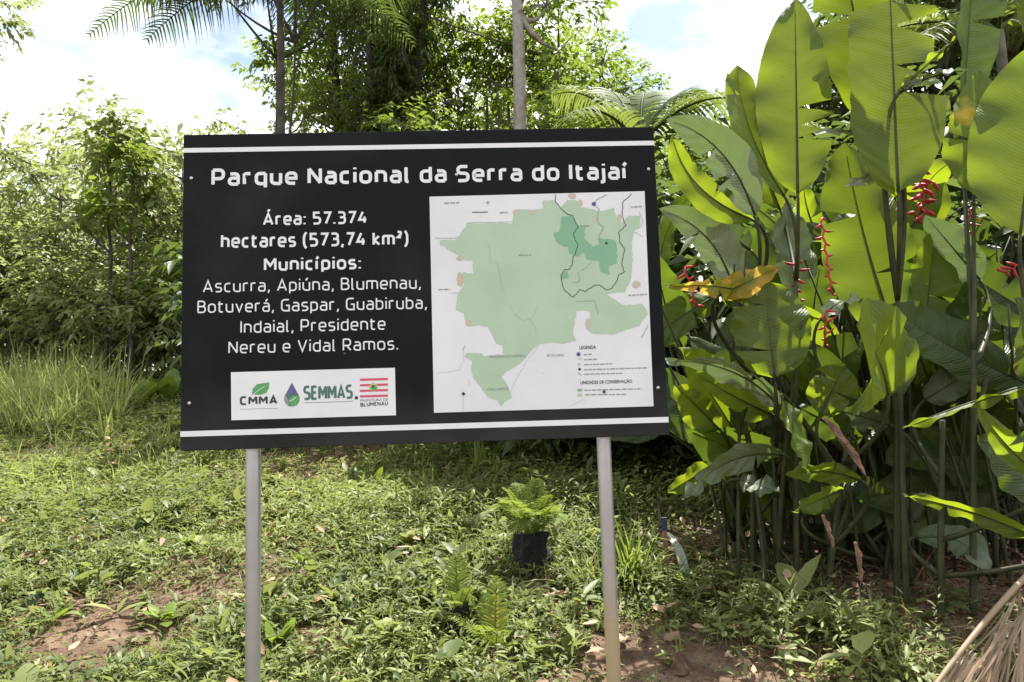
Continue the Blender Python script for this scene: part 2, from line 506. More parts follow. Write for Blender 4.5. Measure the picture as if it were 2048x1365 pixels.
def post_mat(name, tan_foot):
    m, nt, N, L = mat(name)
    tc = N('ShaderNodeTexCoord'); n = N('ShaderNodeTexNoise'); n.inputs['Scale'].default_value = 14; n.inputs['Detail'].default_value = 6
    L(tc.outputs['Object'], n.inputs['Vector'])
    c = mixc(nt, n.outputs['Fac'], (.37, .385, .40), (.52, .53, .545))
    d = N('ShaderNodeBsdfPrincipled')
    d.inputs['Metallic'].default_value = .8; d.inputs['Roughness'].default_value = .36
    if tan_foot:   # tan tone over the lower part, with a noisy upper edge
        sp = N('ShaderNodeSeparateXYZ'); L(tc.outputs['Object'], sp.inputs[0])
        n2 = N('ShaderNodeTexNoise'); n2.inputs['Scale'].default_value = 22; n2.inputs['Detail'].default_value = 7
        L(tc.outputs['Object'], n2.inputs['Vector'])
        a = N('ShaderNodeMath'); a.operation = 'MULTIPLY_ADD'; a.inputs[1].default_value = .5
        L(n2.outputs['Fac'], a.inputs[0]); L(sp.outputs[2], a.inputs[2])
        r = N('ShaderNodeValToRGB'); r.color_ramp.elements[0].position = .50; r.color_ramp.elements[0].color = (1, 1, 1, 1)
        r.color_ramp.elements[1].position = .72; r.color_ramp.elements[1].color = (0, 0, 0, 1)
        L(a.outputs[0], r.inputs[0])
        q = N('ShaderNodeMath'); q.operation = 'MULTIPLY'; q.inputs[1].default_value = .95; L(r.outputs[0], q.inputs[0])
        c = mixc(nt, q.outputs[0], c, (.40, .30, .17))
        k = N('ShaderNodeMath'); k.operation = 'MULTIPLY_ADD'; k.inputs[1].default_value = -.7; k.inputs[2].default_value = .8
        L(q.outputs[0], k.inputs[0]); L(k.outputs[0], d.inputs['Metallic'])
    L(c, d.inputs['Base Color'])
    o = N('ShaderNodeOutputMaterial'); L(d.outputs[0], o.inputs[0])
    return m
M['post'] = post_mat('galvanised_steel', False)
M['posttan'] = post_mat('tan_foot_galvanised_steel', True)

TH = .016
g = Geo().add(*box(-SW / 2, SW / 2, 0, TH, z0, zt))
panel = g.build('panel', M['panel'], sign, smooth=False, local=True)
bev = panel.modifiers.new('bevel', 'BEVEL'); bev.width = .002; bev.segments = 2
for px, pyt in ((499, 903), (1211, 880)):
    x, _ = S(px, pyt)
    yc = TH + .0235
    g = Geo().add(*tube([(x, yc, -.3), (x, yc, 0), (x, yc, .5), (x, yc, z0 + .5), (x, yc, zt - .06)], .0225, 20))
    g.build('post', M['post'] if px < 1000 else M['posttan'], sign, local=True)

def flat(poly, lift, g, m):
    """a filled printed shape on the panel face; poly in panel coordinates (x,z)"""
    import mathutils.geometry as mg
    tri = mg.tessellate_polygon([[Vector((p[0], p[1], 0)) for p in poly]])
    V = [(p[0], -lift, p[1]) for p in poly]
    F_ = []
    for t in tri:
        a, b, c = [np.array(poly[i]) for i in t]
        cr = (b[0] - a[0]) * (c[1] - a[1]) - (b[1] - a[1]) * (c[0] - a[0])
        F_.append(tuple(t) if cr > 0 else (t[0], t[2], t[1]))
    g.add(V, [np.array(F_)], m)

def line(pts, wd, lift, g, m):
    pts = np.asarray(pts, float)
    t = nrm(np.gradient(pts, axis=0)); n = np.stack([-t[:, 1], t[:, 0]], -1) * wd / 2
    A = pts + n; B = pts - n; k = len(pts)
    V = [(p[0], -lift, p[1]) for p in A] + [(p[0], -lift, p[1]) for p in B]
    g.add(V, [np.array([(k + i, k + i + 1, i + 1, i) for i in range(k - 1)])], m)

def disc(c, r, lift, g, m, n=20):
    flat([(c[0] + r * math.cos(t), c[1] + r * math.sin(t)) for t in np.linspace(0, 2 * np.pi, n, endpoint=False)], lift, g, m)

_txt = {}
def text(s, p0, p1, cap, lift, g, m, bold=0.0):
    """set s so that its ink runs from pixel p0 to p1 on the baseline, capitals cap pixels tall"""
    a, b = S(*p0), S(*p1)
    h = abs(S(p0[0], p0[1] - cap)[1] - a[1])
    key = (s, bold)
    if key not in _txt:
        cu = bpy.data.curves.new('txt', 'FONT'); cu.body = s; cu.size = 1; cu.offset = bold; cu.resolution_u = 4
        cu.space_character = 1.0 + bold * 1.2
        o = bpy.data.objects.new('txt', cu); col.objects.link(o)
        dg = bpy.context.evaluated_depsgraph_get()
        me = bpy.data.meshes.new_from_object(o.evaluated_get(dg))
        V = np.array([v.co[:] for v in me.vertices]); Fs = [tuple(p.vertices) for p in me.polygons]
        bpy.data.objects.remove(o); bpy.data.curves.remove(cu); bpy.data.meshes.remove(me)
        _txt[key] = (V, Fs)
    V, Fs = _txt[key]
    x0, x1 = V[:, 0].min(), V[:, 0].max()
    sx = np.linalg.norm(b - a) / (x1 - x0)
    sy = h / .70
    t = (b - a) / np.linalg.norm(b - a); n = np.array([-t[1], t[0]])
    Q = a + np.outer((V[:, 0] - x0) * sx, t) + np.outer(V[:, 1] * sy, n)
    W_ = np.stack([Q[:, 0], np.full(len(Q), -lift), Q[:, 1]], -1)
    tri = np.array([f for f in Fs if len(f) == 3]); quad = np.array([f for f in Fs if len(f) == 4])
    FF = [x for x in (tri, quad) if len(x)]
    for f in Fs:
        if len(f) > 4: FF.append(np.array([f]))
    g.add(W_, FF, m)

# squarish rounded stroke lettering, one mesh per word: centre lines in capital-height units
def rnd(pts, r, closed=False):
    pts = [np.array(p, float) for p in pts]; o = []; n = len(pts)
    rr = r if isinstance(r, (list, tuple)) else [r] * n
    for i, p in enumerate(pts):
        if not closed and i in (0, n - 1) or rr[i] == 0: o.append(p); continue
        a, b = pts[i - 1], pts[(i + 1) % n]
        la, lb = np.linalg.norm(a - p), np.linalg.norm(b - p); q = min(rr[i], la * .5, lb * .5)
        p0, p1 = p + (a - p) / la * q, p + (b - p) / lb * q
        for t in np.linspace(0, 1, 7): o.append((1 - t) ** 2 * p0 + 2 * t * (1 - t) * (p * .82 + (p0 + p1) * .09) + t * t * p1)
    if closed: o.append(o[0])
    return np.array(o)
X = .72
def glyphs():
    G_ = {}
    def d(c, w, *st): G_[c] = (w, st)
    L = lambda *p: (p, 0, False)
    Q = lambda *p, r=.2: (p, r, False)
    d('a', .48, Q((.05, X), (.48, X), (.48, 0)), Q((.48, .42), (0, .42), (0, 0), (.48, 0), r=[0, .17, .17, 0]))
    d('b', .50, L((0, 1), (0, 0)), Q((0, 0), (.5, 0), (.5, X), (0, X), r=.22))
    d('c', .42, Q((.42, X), (0, X), (0, 0), (.42, 0), r=.22))
    d('d', .50, L((.5, 1), (.5, 0)), Q((.5, 0), (0, 0), (0, X), (.5, X), r=.22))
    d('e', .50, Q((0, .35), (.5, .35), (.5, X), (0, X), (0, 0), (.46, 0), r=[0, 0, .2, .22, .22, 0]))
    d('h', .50, L((0, 1), (0, 0)), Q((0, X), (.5, X), (.5, 0), r=.22))
    d('i', .0, L((0, 0), (0, X)), L((0, .92), (0, 1.04)))
    d('j', .04, Q((.04, X), (.04, -.24), (-.14, -.24), r=.15), L((.04, .92), (.04, 1.04)))
    d('\u00ed', .10, L((0, 0), (0, X)), L((-.02, .88), (.13, 1.10)))
    d('k', .44, L((0, 1), (0, 0)), L((.42, X), (.04, .37), (.45, 0)))
    d('l', .12, Q((0, 1), (0, 0), (.13, 0), r=.12))
    d('m', .84, L((0, 0), (0, X)), Q((0, X), (.84, X), (.84, 0), r=.2), L((.42, X), (.42, 0)))
    d('n', .50, L((0, 0), (0, X)), Q((0, X), (.5, X), (.5, 0), r=.22))
    d('o', .52, ((( 0, 0), (.52, 0), (.52, X), (0, X)), .22, True))
    d('p', .50, L((0, -.26), (0, X)), Q((0, X), (.5, X), (.5, 0), (0, 0), r=.22))
    d('q', .50, L((.5, -.26), (.5, X)), Q((.5, X), (0, X), (0, 0), (.5, 0), r=.22))
    d('r', .32, L((0, 0), (0, X)), Q((0, .5), (.02, X), (.33, X), r=.16))
    d('s', .44, Q((.43, X), (0, X), (.0, .37), (.44, .37), (.44, 0), (0, 0), r=.16))
    d('t', .34, Q((.06, .95), (.06, 0), (.34, 0), r=.18), L((-.06, X), (.33, X)))
    d('u', .50, Q((0, X), (0, 0), (.5, 0), r=.22), L((.5, X), (.5, 0)))
    d('v', .50, L((0, X), (.25, 0), (.5, X)))
    G_['\u00e1'] = (.48, G_['a'][1] + (L((.2, .88), (.36, 1.10)),))
    G_['\u00fa'] = (.50, G_['u'][1] + (L((.2, .88), (.36, 1.10)),))
    d('P', .56, L((0, 0), (0, 1)), Q((0, 1), (.56, 1), (.56, .40), (0, .40), r=.22))
    d('N', .62, L((0, 0), (0, 1)), L((0, 1), (.62, 0)), L((.62, 0), (.62, 1)))
    d('S', .55, Q((.53, 1), (0, 1), (0, .52), (.55, .52), (.55, 0), (0, 0), r=.2))
    d('I', .0, L((0, 0), (0, 1)))
    d('A', .68, L((0, 0), (.34, 1), (.68, 0)), L((.11, .28), (.57, .28)))
    G_['\u00c1'] = (.68, G_['A'][1] + (L((.30, 1.18), (.46, 1.38)),))
    d('M', .76, L((0, 0), (0, 1)), L((0, 1), (.38, .38), (.76, 1)), L((.76, 1), (.76, 0)))
    d('B', .56, L((0, 0), (0, 1)), Q((0, 1), (.52, 1), (.52, .53), (0, .53), r=.2), Q((.1, .53), (.57, .53), (.57, 0), (0, 0), r=.22))
    d('G', .60, Q((.58, 1), (0, 1), (0, 0), (.6, 0), (.6, .48), (.34, .48), r=[0, .25, .25, 0, 0, 0]))
    d('C', .56, Q((.54, 1), (0, 1), (0, 0), (.54, 0), r=.26))
    d('E', .5, Q((.5, 1), (0, 1), (0, 0), (.5, 0), r=.04), L((0, .52), (.44, .52)))
    d('U', .58, Q((0, 1), (0, 0), (.58, 0), (.58, 1), r=.24))
    d('L', .46, Q((0, 1), (0, 0), (.46, 0), r=.03))
    d('V', .64, L((0, 1), (.32, 0), (.64, 1)))
    d('R', .57, L((0, 0), (0, 1)), Q((0, 1), (.55, 1), (.55, .42), (0, .42), r=.22), L((.26, .42), (.58, 0)))
    d('5', .52, Q((.5, 1), (.04, 1), (.04, .57), (.53, .57), (.53, 0), (0, 0), r=[0, 0, 0, .24, .24, 0]))
    d('7', .52, L((0, 1), (.52, 1), (.16, 0)))
    d('3', .52, Q((0, 1), (.5, 1), (.5, .54), (.14, .54), r=.2), Q((.2, .54), (.53, .54), (.53, 0), (0, 0), r=.22))
    d('4', .58, L((.30, 1), (0, .27), (.58, .27)), L((.44, .55), (.44, 0)))
    d('\u00b2', .26, Q((0, 1.06), (.25, 1.06), (.25, .84), (0, .60), (.27, .60), r=[0, .1, .08, 0, 0]))
    d('(', .18, Q((.18, 1.14), (0, .85), (0, .08), (.18, -.22), r=.3))
    d(')', .18, Q((0, 1.14), (.18, .85), (.18, .08), (0, -.22), r=.3))
    d('.', .0, L((0, -.04), (0, .09)))
    d(',', .06, L((.06, .09), (-.01, -.19)))
    d(':', .0, L((0, -.04), (0, .09)), L((0, .55), (0, .68)))
    return G_
GLY = glyphs()
def lettering(txt, p0, p1, cap, th, m='white', into=None, lift=.0015, mi=0):
    a, b = S(*p0), S(*p1)
    h = np.linalg.norm(S(p0[0], p0[1] - cap) - a)
    gap = .20 + .75 * th
    # pen positions
    pos = []; x = 0; wi = 0
    for ch in txt:
        if ch == ' ': x += .40; wi += 1; continue
        w_, st = GLY[ch]; pos.append((x, wi, st)); x += w_ + gap
    tot = x - gap
    t = (b - a) / np.linalg.norm(b - a); n = np.array([-t[1], t[0]])
    sx = (np.linalg.norm(b - a) - th * h) / tot
    words = {}
    for k, (x, wi, st) in enumerate(pos):
        g = into or words.setdefault(wi, Geo())
        for q, (pts, r, cl) in enumerate(st):
            pl = rnd(pts, r, cl)
            c = a + np.outer(th * h / 2 + (x + pl[:, 0]) * sx, t) + np.outer(h * (th / 2 + pl[:, 1] * (1 - th)), n)
            # mitred ribbon
            d0 = nrm(np.diff(c, axis=0)); k_ = len(c)
            keep = np.concatenate([[True], np.linalg.norm(np.diff(c, axis=0), axis=1) > 1e-7]); c = c[keep]; d0 = nrm(np.diff(c, axis=0)); k_ = len(c)
            dn = np.stack([-d0[:, 1], d0[:, 0]], -1)
            if cl:
                m0 = nrm(dn[0] + dn[-1]); nn = np.vstack([m0, nrm(dn[:-1] + dn[1:]), m0]); ref = np.vstack([dn[:1], dn[1:], dn[-1:]])
            else:
                nn = np.vstack([dn[:1], nrm(dn[:-1] + dn[1:]), dn[-1:]]); ref = np.vstack([dn[:1], dn[1:], dn[-1:]])
            sc = np.minimum(1 / np.maximum((nn * ref).sum(1), .3), 2.2)
            off = nn * (th * h / 2 * sc)[:, None]
            A_, B_ = c + off, c - off
            lf = lift + .00012 * q + .00004 * (k % 2)
            V = [(p[0], -lf, p[1]) for p in A_] + [(p[0], -lf, p[1]) for p in B_]
            g.add(V, [np.array([(k_ + i, k_ + i + 1, i + 1, i) for i in range(k_ - 1)])], mi)
    for g in words.values():
        g.build('lettering', M[m], panel, False, True)
lettering('Parque Nacional da Serra do Itaja\u00ed', (423, 373), (1255, 360), 35, .185)
lettering('\u00c1rea: 57.374', (526, 452), (735, 448), 26, .165)
lettering('hectares (573,74 km\u00b2)', (442, 497), (817, 491), 28, .165)
lettering('Munic\u00edpios:', (528, 543), (722, 539), 27, .175)
lettering('Ascurra, Api\u00fana, Blumenau,', (406, 586), (842, 578), 25, .115)
lettering('Botuver\u00e1, Gaspar, Guabiruba,', (395, 627), (854, 618), 25, .115)
lettering('Indaial, Presidente', (481, 667), (771, 660), 25, .115)
lettering('Nereu e Vidal Ramos.', (457, 708), (796, 700), 25, .115)
for ya, yb in (((297, 306), (282, 291)), ((863, 874), (835, 846))):
    g = Geo()
    e0, e1 = -SW / 2 + .0005, SW / 2 - .0005
    l0, l1 = S(367, ya[0])[1], S(367, ya[1])[1]; r0, r1 = S(1312, yb[0])[1], S(1312, yb[1])[1]
    flat([(e0, l1), (e1, r1), (e1, r0), (e0, l0)], .001, g, 0)
    g.build('white_stripe', M['white'], panel, False, True)

def Z3(x, y): return S(840 + x / 4.014, 360 + y / 4.014)
def Z4(x, y): return S(840 + x / 4.016, 600 + y / 4.016)
MM = [M[k] for k in ('paper', 'mapgreen', 'mapdark', 'mapcream', 'ink', 'grey', 'pale', 'blue')]
g = Geo()
flat([S(859, 394), S(868, 826), S(1307, 813), S(1289, 383)], .0010, g, 0)
green = [Z3(*p) for p in ((990, 165), (1085, 165), (1120, 230), (1190, 160), (1245, 160), (1300, 220), (1385, 235), (1440, 255), (1560, 225), (1570, 290), (1620, 350), (1665, 290), (1765, 290), (1765, 390), (1720, 405), (1700, 480), (1705, 640), (1695, 800), (1640, 900), (1490, 920), (1560, 960), (1640, 1010), (1790, 995), (1830, 1080), (1760, 1170), (1640, 1210), (1560, 1240), (1380, 1235), (1330, 1190), (1370, 1110), (1365, 1060), (1310, 1045), (1260, 1060), (1240, 1150), (1230, 1230))]
green += [Z4(*p) for p in ((1255, 330), (1150, 352), (1040, 345), (960, 355), (900, 400), (870, 440), (800, 520), (740, 550), (690, 580), (650, 620), (680, 650), (720, 720), (735, 790), (700, 800), (650, 860), (620, 810), (540, 780), (480, 690), (420, 620), (415, 490), (355, 460), (370, 425), (490, 430), (520, 450), (670, 440), (660, 370), (605, 350), (590, 300), (545, 220), (480, 205), (410, 215), (355, 160), (350, 100), (290, 90))]
green += [Z3(*p) for p in ((300, 920), (350, 850), (345, 740), (430, 760), (420, 650), (350, 640), (290, 600), (160, 520), (165, 485), (290, 480), (350, 400), (380, 350), (740, 350), (755, 240), (980, 235))]
def rough(poly, a, seed):
    r = np.random.default_rng(seed); o = []
    for i in range(len(poly)):
        p, q = np.array(poly[i]), np.array(poly[(i + 1) % len(poly)])
        n = max(1, int(np.linalg.norm(q - p) / .008))
        for k in range(n):
            o.append(tuple(p + (q - p) * k / n + r.normal(0, a, 2)))
    return o
flat(rough(green, .0012, 1), .0016, g, 1)
dark = [Z3(*p) for p in ((1140, 290), (1220, 290), (1265, 370), (1320, 360), (1320, 480), (1390, 540), (1440, 520), (1440, 470), (1570, 490), (1580, 560), (1580, 680), (1510, 690), (1525, 760), (1450, 740), (1440, 660), (1330, 630), (1310, 580), (1270, 620), (1200, 590), (1190, 540), (1130, 530), (1090, 490), (1075, 430), (1120, 420), (1130, 340))]
flat(rough(dark, .0015, 2), .0022, g, 2)
flat(rough([Z3(*p) for p in ((1130, 770), (1180, 725), (1195, 790), (1135, 800))], .001, 3), .0022, g, 2)
for cx, cy_, rx, ry in ((770, 265, 28, 24), (900, 262, 34, 20), (1220, 130, 32, 22), (1285, 190, 20, 30), (1395, 320, 18, 32), (325, 630, 34, 18), (322, 800, 28, 60), (1735, 840, 34, 30), (388, 1150, 26, 28), (1600, 310, 18, 40), (1350, 1150, 22, 40)):
    flat(rough([Z3(cx + rx * math.cos(t), cy_ + ry * math.sin(t)) for t in np.linspace(2 * np.pi, 0, 9)[:-1]], .001, int(cx)), .0019, g, 3)
def wob(pts, a, seed):
    r = np.random.default_rng(seed); o = []
    for p, q in zip(pts[:-1], pts[1:]):
        p, q = np.array(p), np.array(q); n = max(1, int(np.linalg.norm(q - p) / .006))
        for k in range(n): o.append(p + (q - p) * k / n + r.normal(0, a, 2))
    o.append(np.array(pts[-1])); return o
bnd = [Z3(*p) for p in ((1085, 118), (1090, 180), (1130, 230), (1180, 275), (1225, 285), (1245, 340), (1270, 380), (1230, 430), (1245, 480), (1265, 520), (1250, 590), (1230, 620), (1225, 680), (1200, 720), (1160, 720), (1130, 770), (1140, 840), (1160, 890), (1200, 920), (1230, 945), (1280, 885), (1330, 895), (1400, 850), (1440, 845), (1495, 885), (1540, 870), (1580, 810), (1590, 770), (1640, 740), (1620, 680), (1630, 600), (1640, 550), (1600, 500), (1595, 420), (1650, 370), (1620, 290), (1625, 180), (1660, 150), (1695, 112))]
line(wob(bnd, .0009, 4), .0021, .0026, g, 4)
line(wob([Z3(*p) for p in ((1500, 120), (1420, 160), (1395, 195), (1440, 240), (1425, 300), (1430, 350), (1475, 380), (1440, 440), (1430, 490))], .0007, 5), .0018, .0026, g, 5)
for i, pl in enumerate((((520, 490), (560, 540), (560, 650), (620, 670), (640, 760), (670, 900)), ((720, 1000), (760, 1080), (830, 1130), (900, 1110), (950, 1000)), ((880, 1110), (920, 1180), (940, 1250)), ((1270, 740), (1280, 820), (1220, 830)), ((1250, 980), (1400, 970), (1430, 1080)), ((1380, 660), (1290, 735)), ((680, 1260), (690, 1340)))):
    line(wob([Z3(*p) for p in pl], .0006, 6 + i), .0013, .0024, g, 5 if i in (3, 4, 5) else 6)
for i, pl in enumerate((((120, 470), (290, 470)), ((260, 915), (300, 910)), ((380, 345), (740, 340)), ((360, 1330), (340, 1365)), ((1760, 260), (1790, 330), (1770, 380)), ((1790, 460), (1720, 420)), ((1830, 1160), (1780, 1270)))):
    line(wob([Z3(*p) for p in pl], .0006, 20 + i), .0012, .0020, g, 5)
for i, pl in enumerate((((130, 590), (230, 580), (320, 560), (350, 480), (350, 380)), ((400, 690), (390, 640)), ((960, 360), (840, 520), (760, 660), (730, 740)), ((350, 760), (345, 890)), ((1770, 300), (1830, 220)), ((980, 580), (990, 600)), ((1210, 850), (1320, 800)))):
    line(wob([Z4(*p) for p in pl], .0006, 30 + i), .0010, .0020, g, 6)
disc(Z3(1395, 195), .0065, .0029, g, 7); disc(Z3(1495, 510), .0045, .0029, g, 4)
# compass star and scale bar
c = Z3(545, 185)
for k in range(4):
    t = k * math.pi / 2
    flat([(c[0] + .0085 * math.cos(t), c[1] + .0095 * math.sin(t)), (c[0] + .0022 * math.cos(t + .78), c[1] + .0022 * math.sin(t + .78)), tuple(c), (c[0] + .0022 * math.cos(t - .78), c[1] + .0022 * math.sin(t - .78))], .002, g, 5)
line([Z3(418, 262), Z3(545, 260)], .0028, .002, g, 4)
def smudge(a, b, hgt, lift, m, seed):
    """a run of print too small to read"""
    r = np.random.default_rng(seed); a, b = np.array(a), np.array(b); Lx = np.linalg.norm(b - a); t = (b - a) / Lx; x = 0
    while x < Lx:
        wl = min(r.uniform(.006, .018), Lx - x)
        p = a + t * x; q = a + t * (x + wl)
        flat([(p[0], p[1] - hgt / 2), (q[0], q[1] - hgt / 2), (q[0], q[1] + hgt / 2), (p[0], p[1] + hgt / 2)], lift, g, m)
        x += wl + .003
for i, (a, b) in enumerate((((195, 188), (315, 186)), ((790, 606), (890, 604)), ((150, 882), (240, 880)), ((1690, 220), (1785, 216)), ((1672, 928), (1820, 920)), ((640, 266), (705, 262)), ((1320, 375), (1360, 370)))):
    smudge(Z3(*a), Z3(*b), .0032, .0028, 5, 50 + i)
text('BOTUVERÁ', (1094, 714), (1128, 713), 5, .0028, g, 5)
text('PRESIDENTE NEREU', (978, 717), (1050, 714), 5, .0028, g, 5)
text('VIDAL RAMOS', (973, 782), (1016, 780), 5, .0028, g, 5)
text('LEGENDA', (1159, 699), (1192, 698), 6.5, .0020, g, 4, .02)
text('UNIDADES DE CONSERVAÇÃO', (1161, 769), (1264, 766), 6.5, .0020, g, 4, .015)
for i, (a, b) in enumerate((((1167, 710), (1183, 709)), ((1168, 720), (1194, 719)), ((1168, 730), (1224, 728)), ((1168, 740), (1296, 736)), ((1168, 749), (1244, 747)), ((1169, 781), (1283, 778)), ((1170, 790), (1252, 789)))):
    smudge(S(*a), S(*b), .0034, .002, 5, 70 + i)
disc(S(1157, 709), .0062, .0026, g, 7); disc(S(1159, 739), .0042, .0026, g, 4)
disc(S(1158, 729), .0042, .0022, g, 5); disc(S(1158, 729), .0026, .0027, g, 0)
for a, m_ in ((780, 2), (790, 1)):
    flat([S(1155, a + 3), S(1164, a + 3), S(1164, a - 2), S(1155, a - 2)], .0022, g, m_)
line([S(1155, 719), S(1164, 718)], .0014, .0022, g, 5); line([S(1156, 746), S(1163, 751)], .0014, .0022, g, 4)
g.build('map_print', MM, panel, False, True)

LM = [M[k] for k in ('white', 'ink', 'logogreen', 'logoteal', 'logored', 'logogold', 'logonavy', 'grey')]
g = Geo()
flat([S(463, 841), S(792, 831), S(790, 736), S(462, 745)], .0010, g, 0)
lettering('CMMA', (480, 811), (555, 809), 18, .22, into=g, lift=.0018, mi=1)
leafp = [(504, 789), (506, 778), (514, 769), (526, 767), (539, 765), (538, 776), (533, 786), (522, 790), (512, 790)]
flat([S(*p) for p in leafp][::-1], .0016, g, 2)
line([S(505, 791), S(516, 782), S(530, 773)], .0016, .0021, g, 0)
def dropp(cx, cy_, r, top, n=18):
    o = [(cx, top)]
    for t in np.linspace(R(-25), R(205), n): o.append((cx + r * math.cos(t), cy_ + r * math.sin(t)))
    return o
flat([S(*p) for p in dropp(584, 798, 15.5, 766)][::-1], .0014, g, 3)
flat([S(*p) for p in ((584, 767), (576, 781), (575, 785), (584, 791), (593, 785), (592, 781))], .0019, g, 6)
flat([S(*p) for p in ((571, 790), (568, 800), (573, 809), (579, 814), (577, 800))], .0019, g, 7)
flat([S(*p) for p in ((579, 797), (586, 792), (597, 792), (599, 800), (594, 811), (584, 814), (578, 806))], .0019, g, 2)
line([S(579, 803), S(586, 800), S(592, 795)], .0022, .0024, g, 0)
lettering('SEMMAS', (607, 801), (706, 798), 29, .17, into=g, lift=.0018, mi=3)
disc(S(713, 796), .0055, .0018, g, 1)
line([S(608, 806), S(706, 803)], .0016, .0018, g, 7); line([S(480, 819), S(556, 817)], .0012, .0018, g, 7)
for i in range(4):
    y = 759.5 + i * 11.1
    flat([S(720, y + 2.9), S(776, y + 1.2), S(776, y - 3.4), S(720, y - 1.7)], .0016, g, 4)
disc(S(747, 774.5), .0125, .0021, g, 5); disc(S(748, 776), .0088, .0025, g, 2); disc(S(746, 773.5), .0042, .0029, g, 1)
text('PREFEITURA DE', (721, 804), (776, 802), 5, .0018, g, 7, .01)
lettering('BLUMENAU', (721, 814), (776, 811), 8, .17, into=g, lift=.0018, mi=1)
g.build('logo_plate', LM, panel, False, True)
def screw(px, py, m, r=.006, base=0.0012):
    x, z = S(px, py)
    th = np.linspace(0, 2 * np.pi, 13)[:-1]
    V = []
    for rr, d in ((r, 0), (r * .9, .002), (r * .5, .0035)):
        V += [(x + rr * math.cos(t), -base - d, z + rr * math.sin(t)) for t in th]
    V.append((x, -base - .0038, z))
    q = [(k * 12 + i, k * 12 + (i + 1) % 12, k * 12 + 12 + (i + 1) % 12, k * 12 + 12 + i) for k in range(2) for i in range(12)]
    t3 = [(24 + i, 24 + (i + 1) % 12, 36) for i in range(12)]
    Geo().add(V, [np.array(q), np.array(t3)]).build('screw', m, panel, True, True)
for px, py in ((383, 357), (379, 807), (1297, 339), (1316, 776), (913, 350)):
    screw(px, py, M['screw'], .0055)
for px, py in ((494, 354), (927, 788), (1208, 784), (690, 708)):
    screw(px, py, M['darkscrew'], .005, .003)

# ------------------------------------------------------------------ ground cover
SOILP = [(G(px, py), r) for px, py, r in ((190, 1090, .2), (170, 1065, .2), (470, 1050, .2), (590, 1140, .26), (560, 1110, .2), (640, 1290, .2), (110, 1310, .24), (250, 1270, .16), (40, 1060, .2), (1260, 1330, .34), (1380, 1330, .3), (1200, 1345, .25), (1100, 1205, .12), (430, 960, .3), (250, 915, .25), (1190, 1010, .2), (60, 1220, .15), (180, 1260, .15), (380, 1120, .12))]
CLEARP = [(G(px, py), r) for px, py, r in ((917, 1275, .11), (990, 1300, .13), (985, 1345, .12), (1066, 1150, .15), (1070, 1185, .12), (1340, 1150, .10))]
def cover_density(x, y):
    n = fbm(x * 1.3 + 20, y * 1.3 + 4)
    d = np.clip((n - .27) * 5, 0.18, 1)
    for p, r in SOILP:
        d = d * (1 - .93 * np.exp(-((x - p[0]) ** 2 + ((y - p[1]) * .75) ** 2) / (.62 * r * r)))
    for p, r in CLEARP:
        d = d * (1 - .85 * np.exp(-((x - p[0]) ** 2 + (y - p[1]) ** 2) / (r * r)))
    sh = np.clip((x - .75 - .25 * (y - 2.6)) / .5, 0, 1) * np.clip((y - 2.75) / .4, 0, 1)   # bare floor under the heliconias
    return d * (1 - .93 * sh) * (1 - .8 * np.clip((x - 1.15) / .3, 0, 1) * np.clip((4.5 - y), 0, 1))

def scatter(n, y0, y1, xa=1.02, pw=1.0, r=rng):
    n = int(n * xa / .78)      # the slope is covered a little beyond the frame too
    y = y0 + (y1 - y0) * r.random(n) ** pw
    x = (r.random(n) * 2 - 1) * xa * y
    return x, y

def rosettes(g, tpl, n, y0, y1, k, Lr, wr, hr, pw=1.0, lift=.5, tb=(.1, 1)):
    x, y = scatter(n, y0, y1, pw=pw)
    keep = rng.random(len(x)) < cover_density(x, y)
    x, y = x[keep], y[keep]; n = len(x)
    h = hr[0] + (hr[1] - hr[0]) * rng.random(n) ** 2
    h = h * (0.25 + 3.4 * np.clip(fbm(x * 2.2, y * 2.2 + 3) - .27, 0, 1))
    lx = rng.normal(0, .35, (n, 2))
    z = gz(x, y)
    K = rng.integers(k[0], k[1] + 1, n)
    idx = np.repeat(np.arange(n), K); m = len(idx)
    fr = rng.random(m) ** .7
    pos = np.stack([x[idx] + lx[idx, 0] * h[idx] * fr, y[idx] + lx[idx, 1] * h[idx] * fr, z[idx] + h[idx] * fr], -1)
    az = rng.random(m) * 2 * np.pi
    el = rng.normal(lift * .5, .35, m)
    ax = np.stack([np.cos(az) * np.cos(el), np.sin(az) * np.cos(el), np.sin(el)], -1)
    nv = nrm(np.stack([-np.cos(az) * np.sin(el), -np.sin(az) * np.sin(el), np.cos(el)], -1) + rng.normal(0, .25, (m, 3)))
    sc = np.exp(rng.normal(0, .25, m))
    L = (Lr[0] + (Lr[1] - Lr[0]) * rng.random(n))[idx] * sc
    W = L * (wr[0] + (wr[1] - wr[0]) * rng.random(n))[idx]
    pt = np.clip(rng.normal(.45, .22, n) + (fbm(x * .9, y * .9) - .45) * 1.2, tb[0], tb[1])
    t = np.clip(pt[idx] + rng.normal(0, .12, m), 0, 1.2)
    leaves(g, tpl, pos, ax, nv, L, W, rng.uniform(.1, .45, m), t)

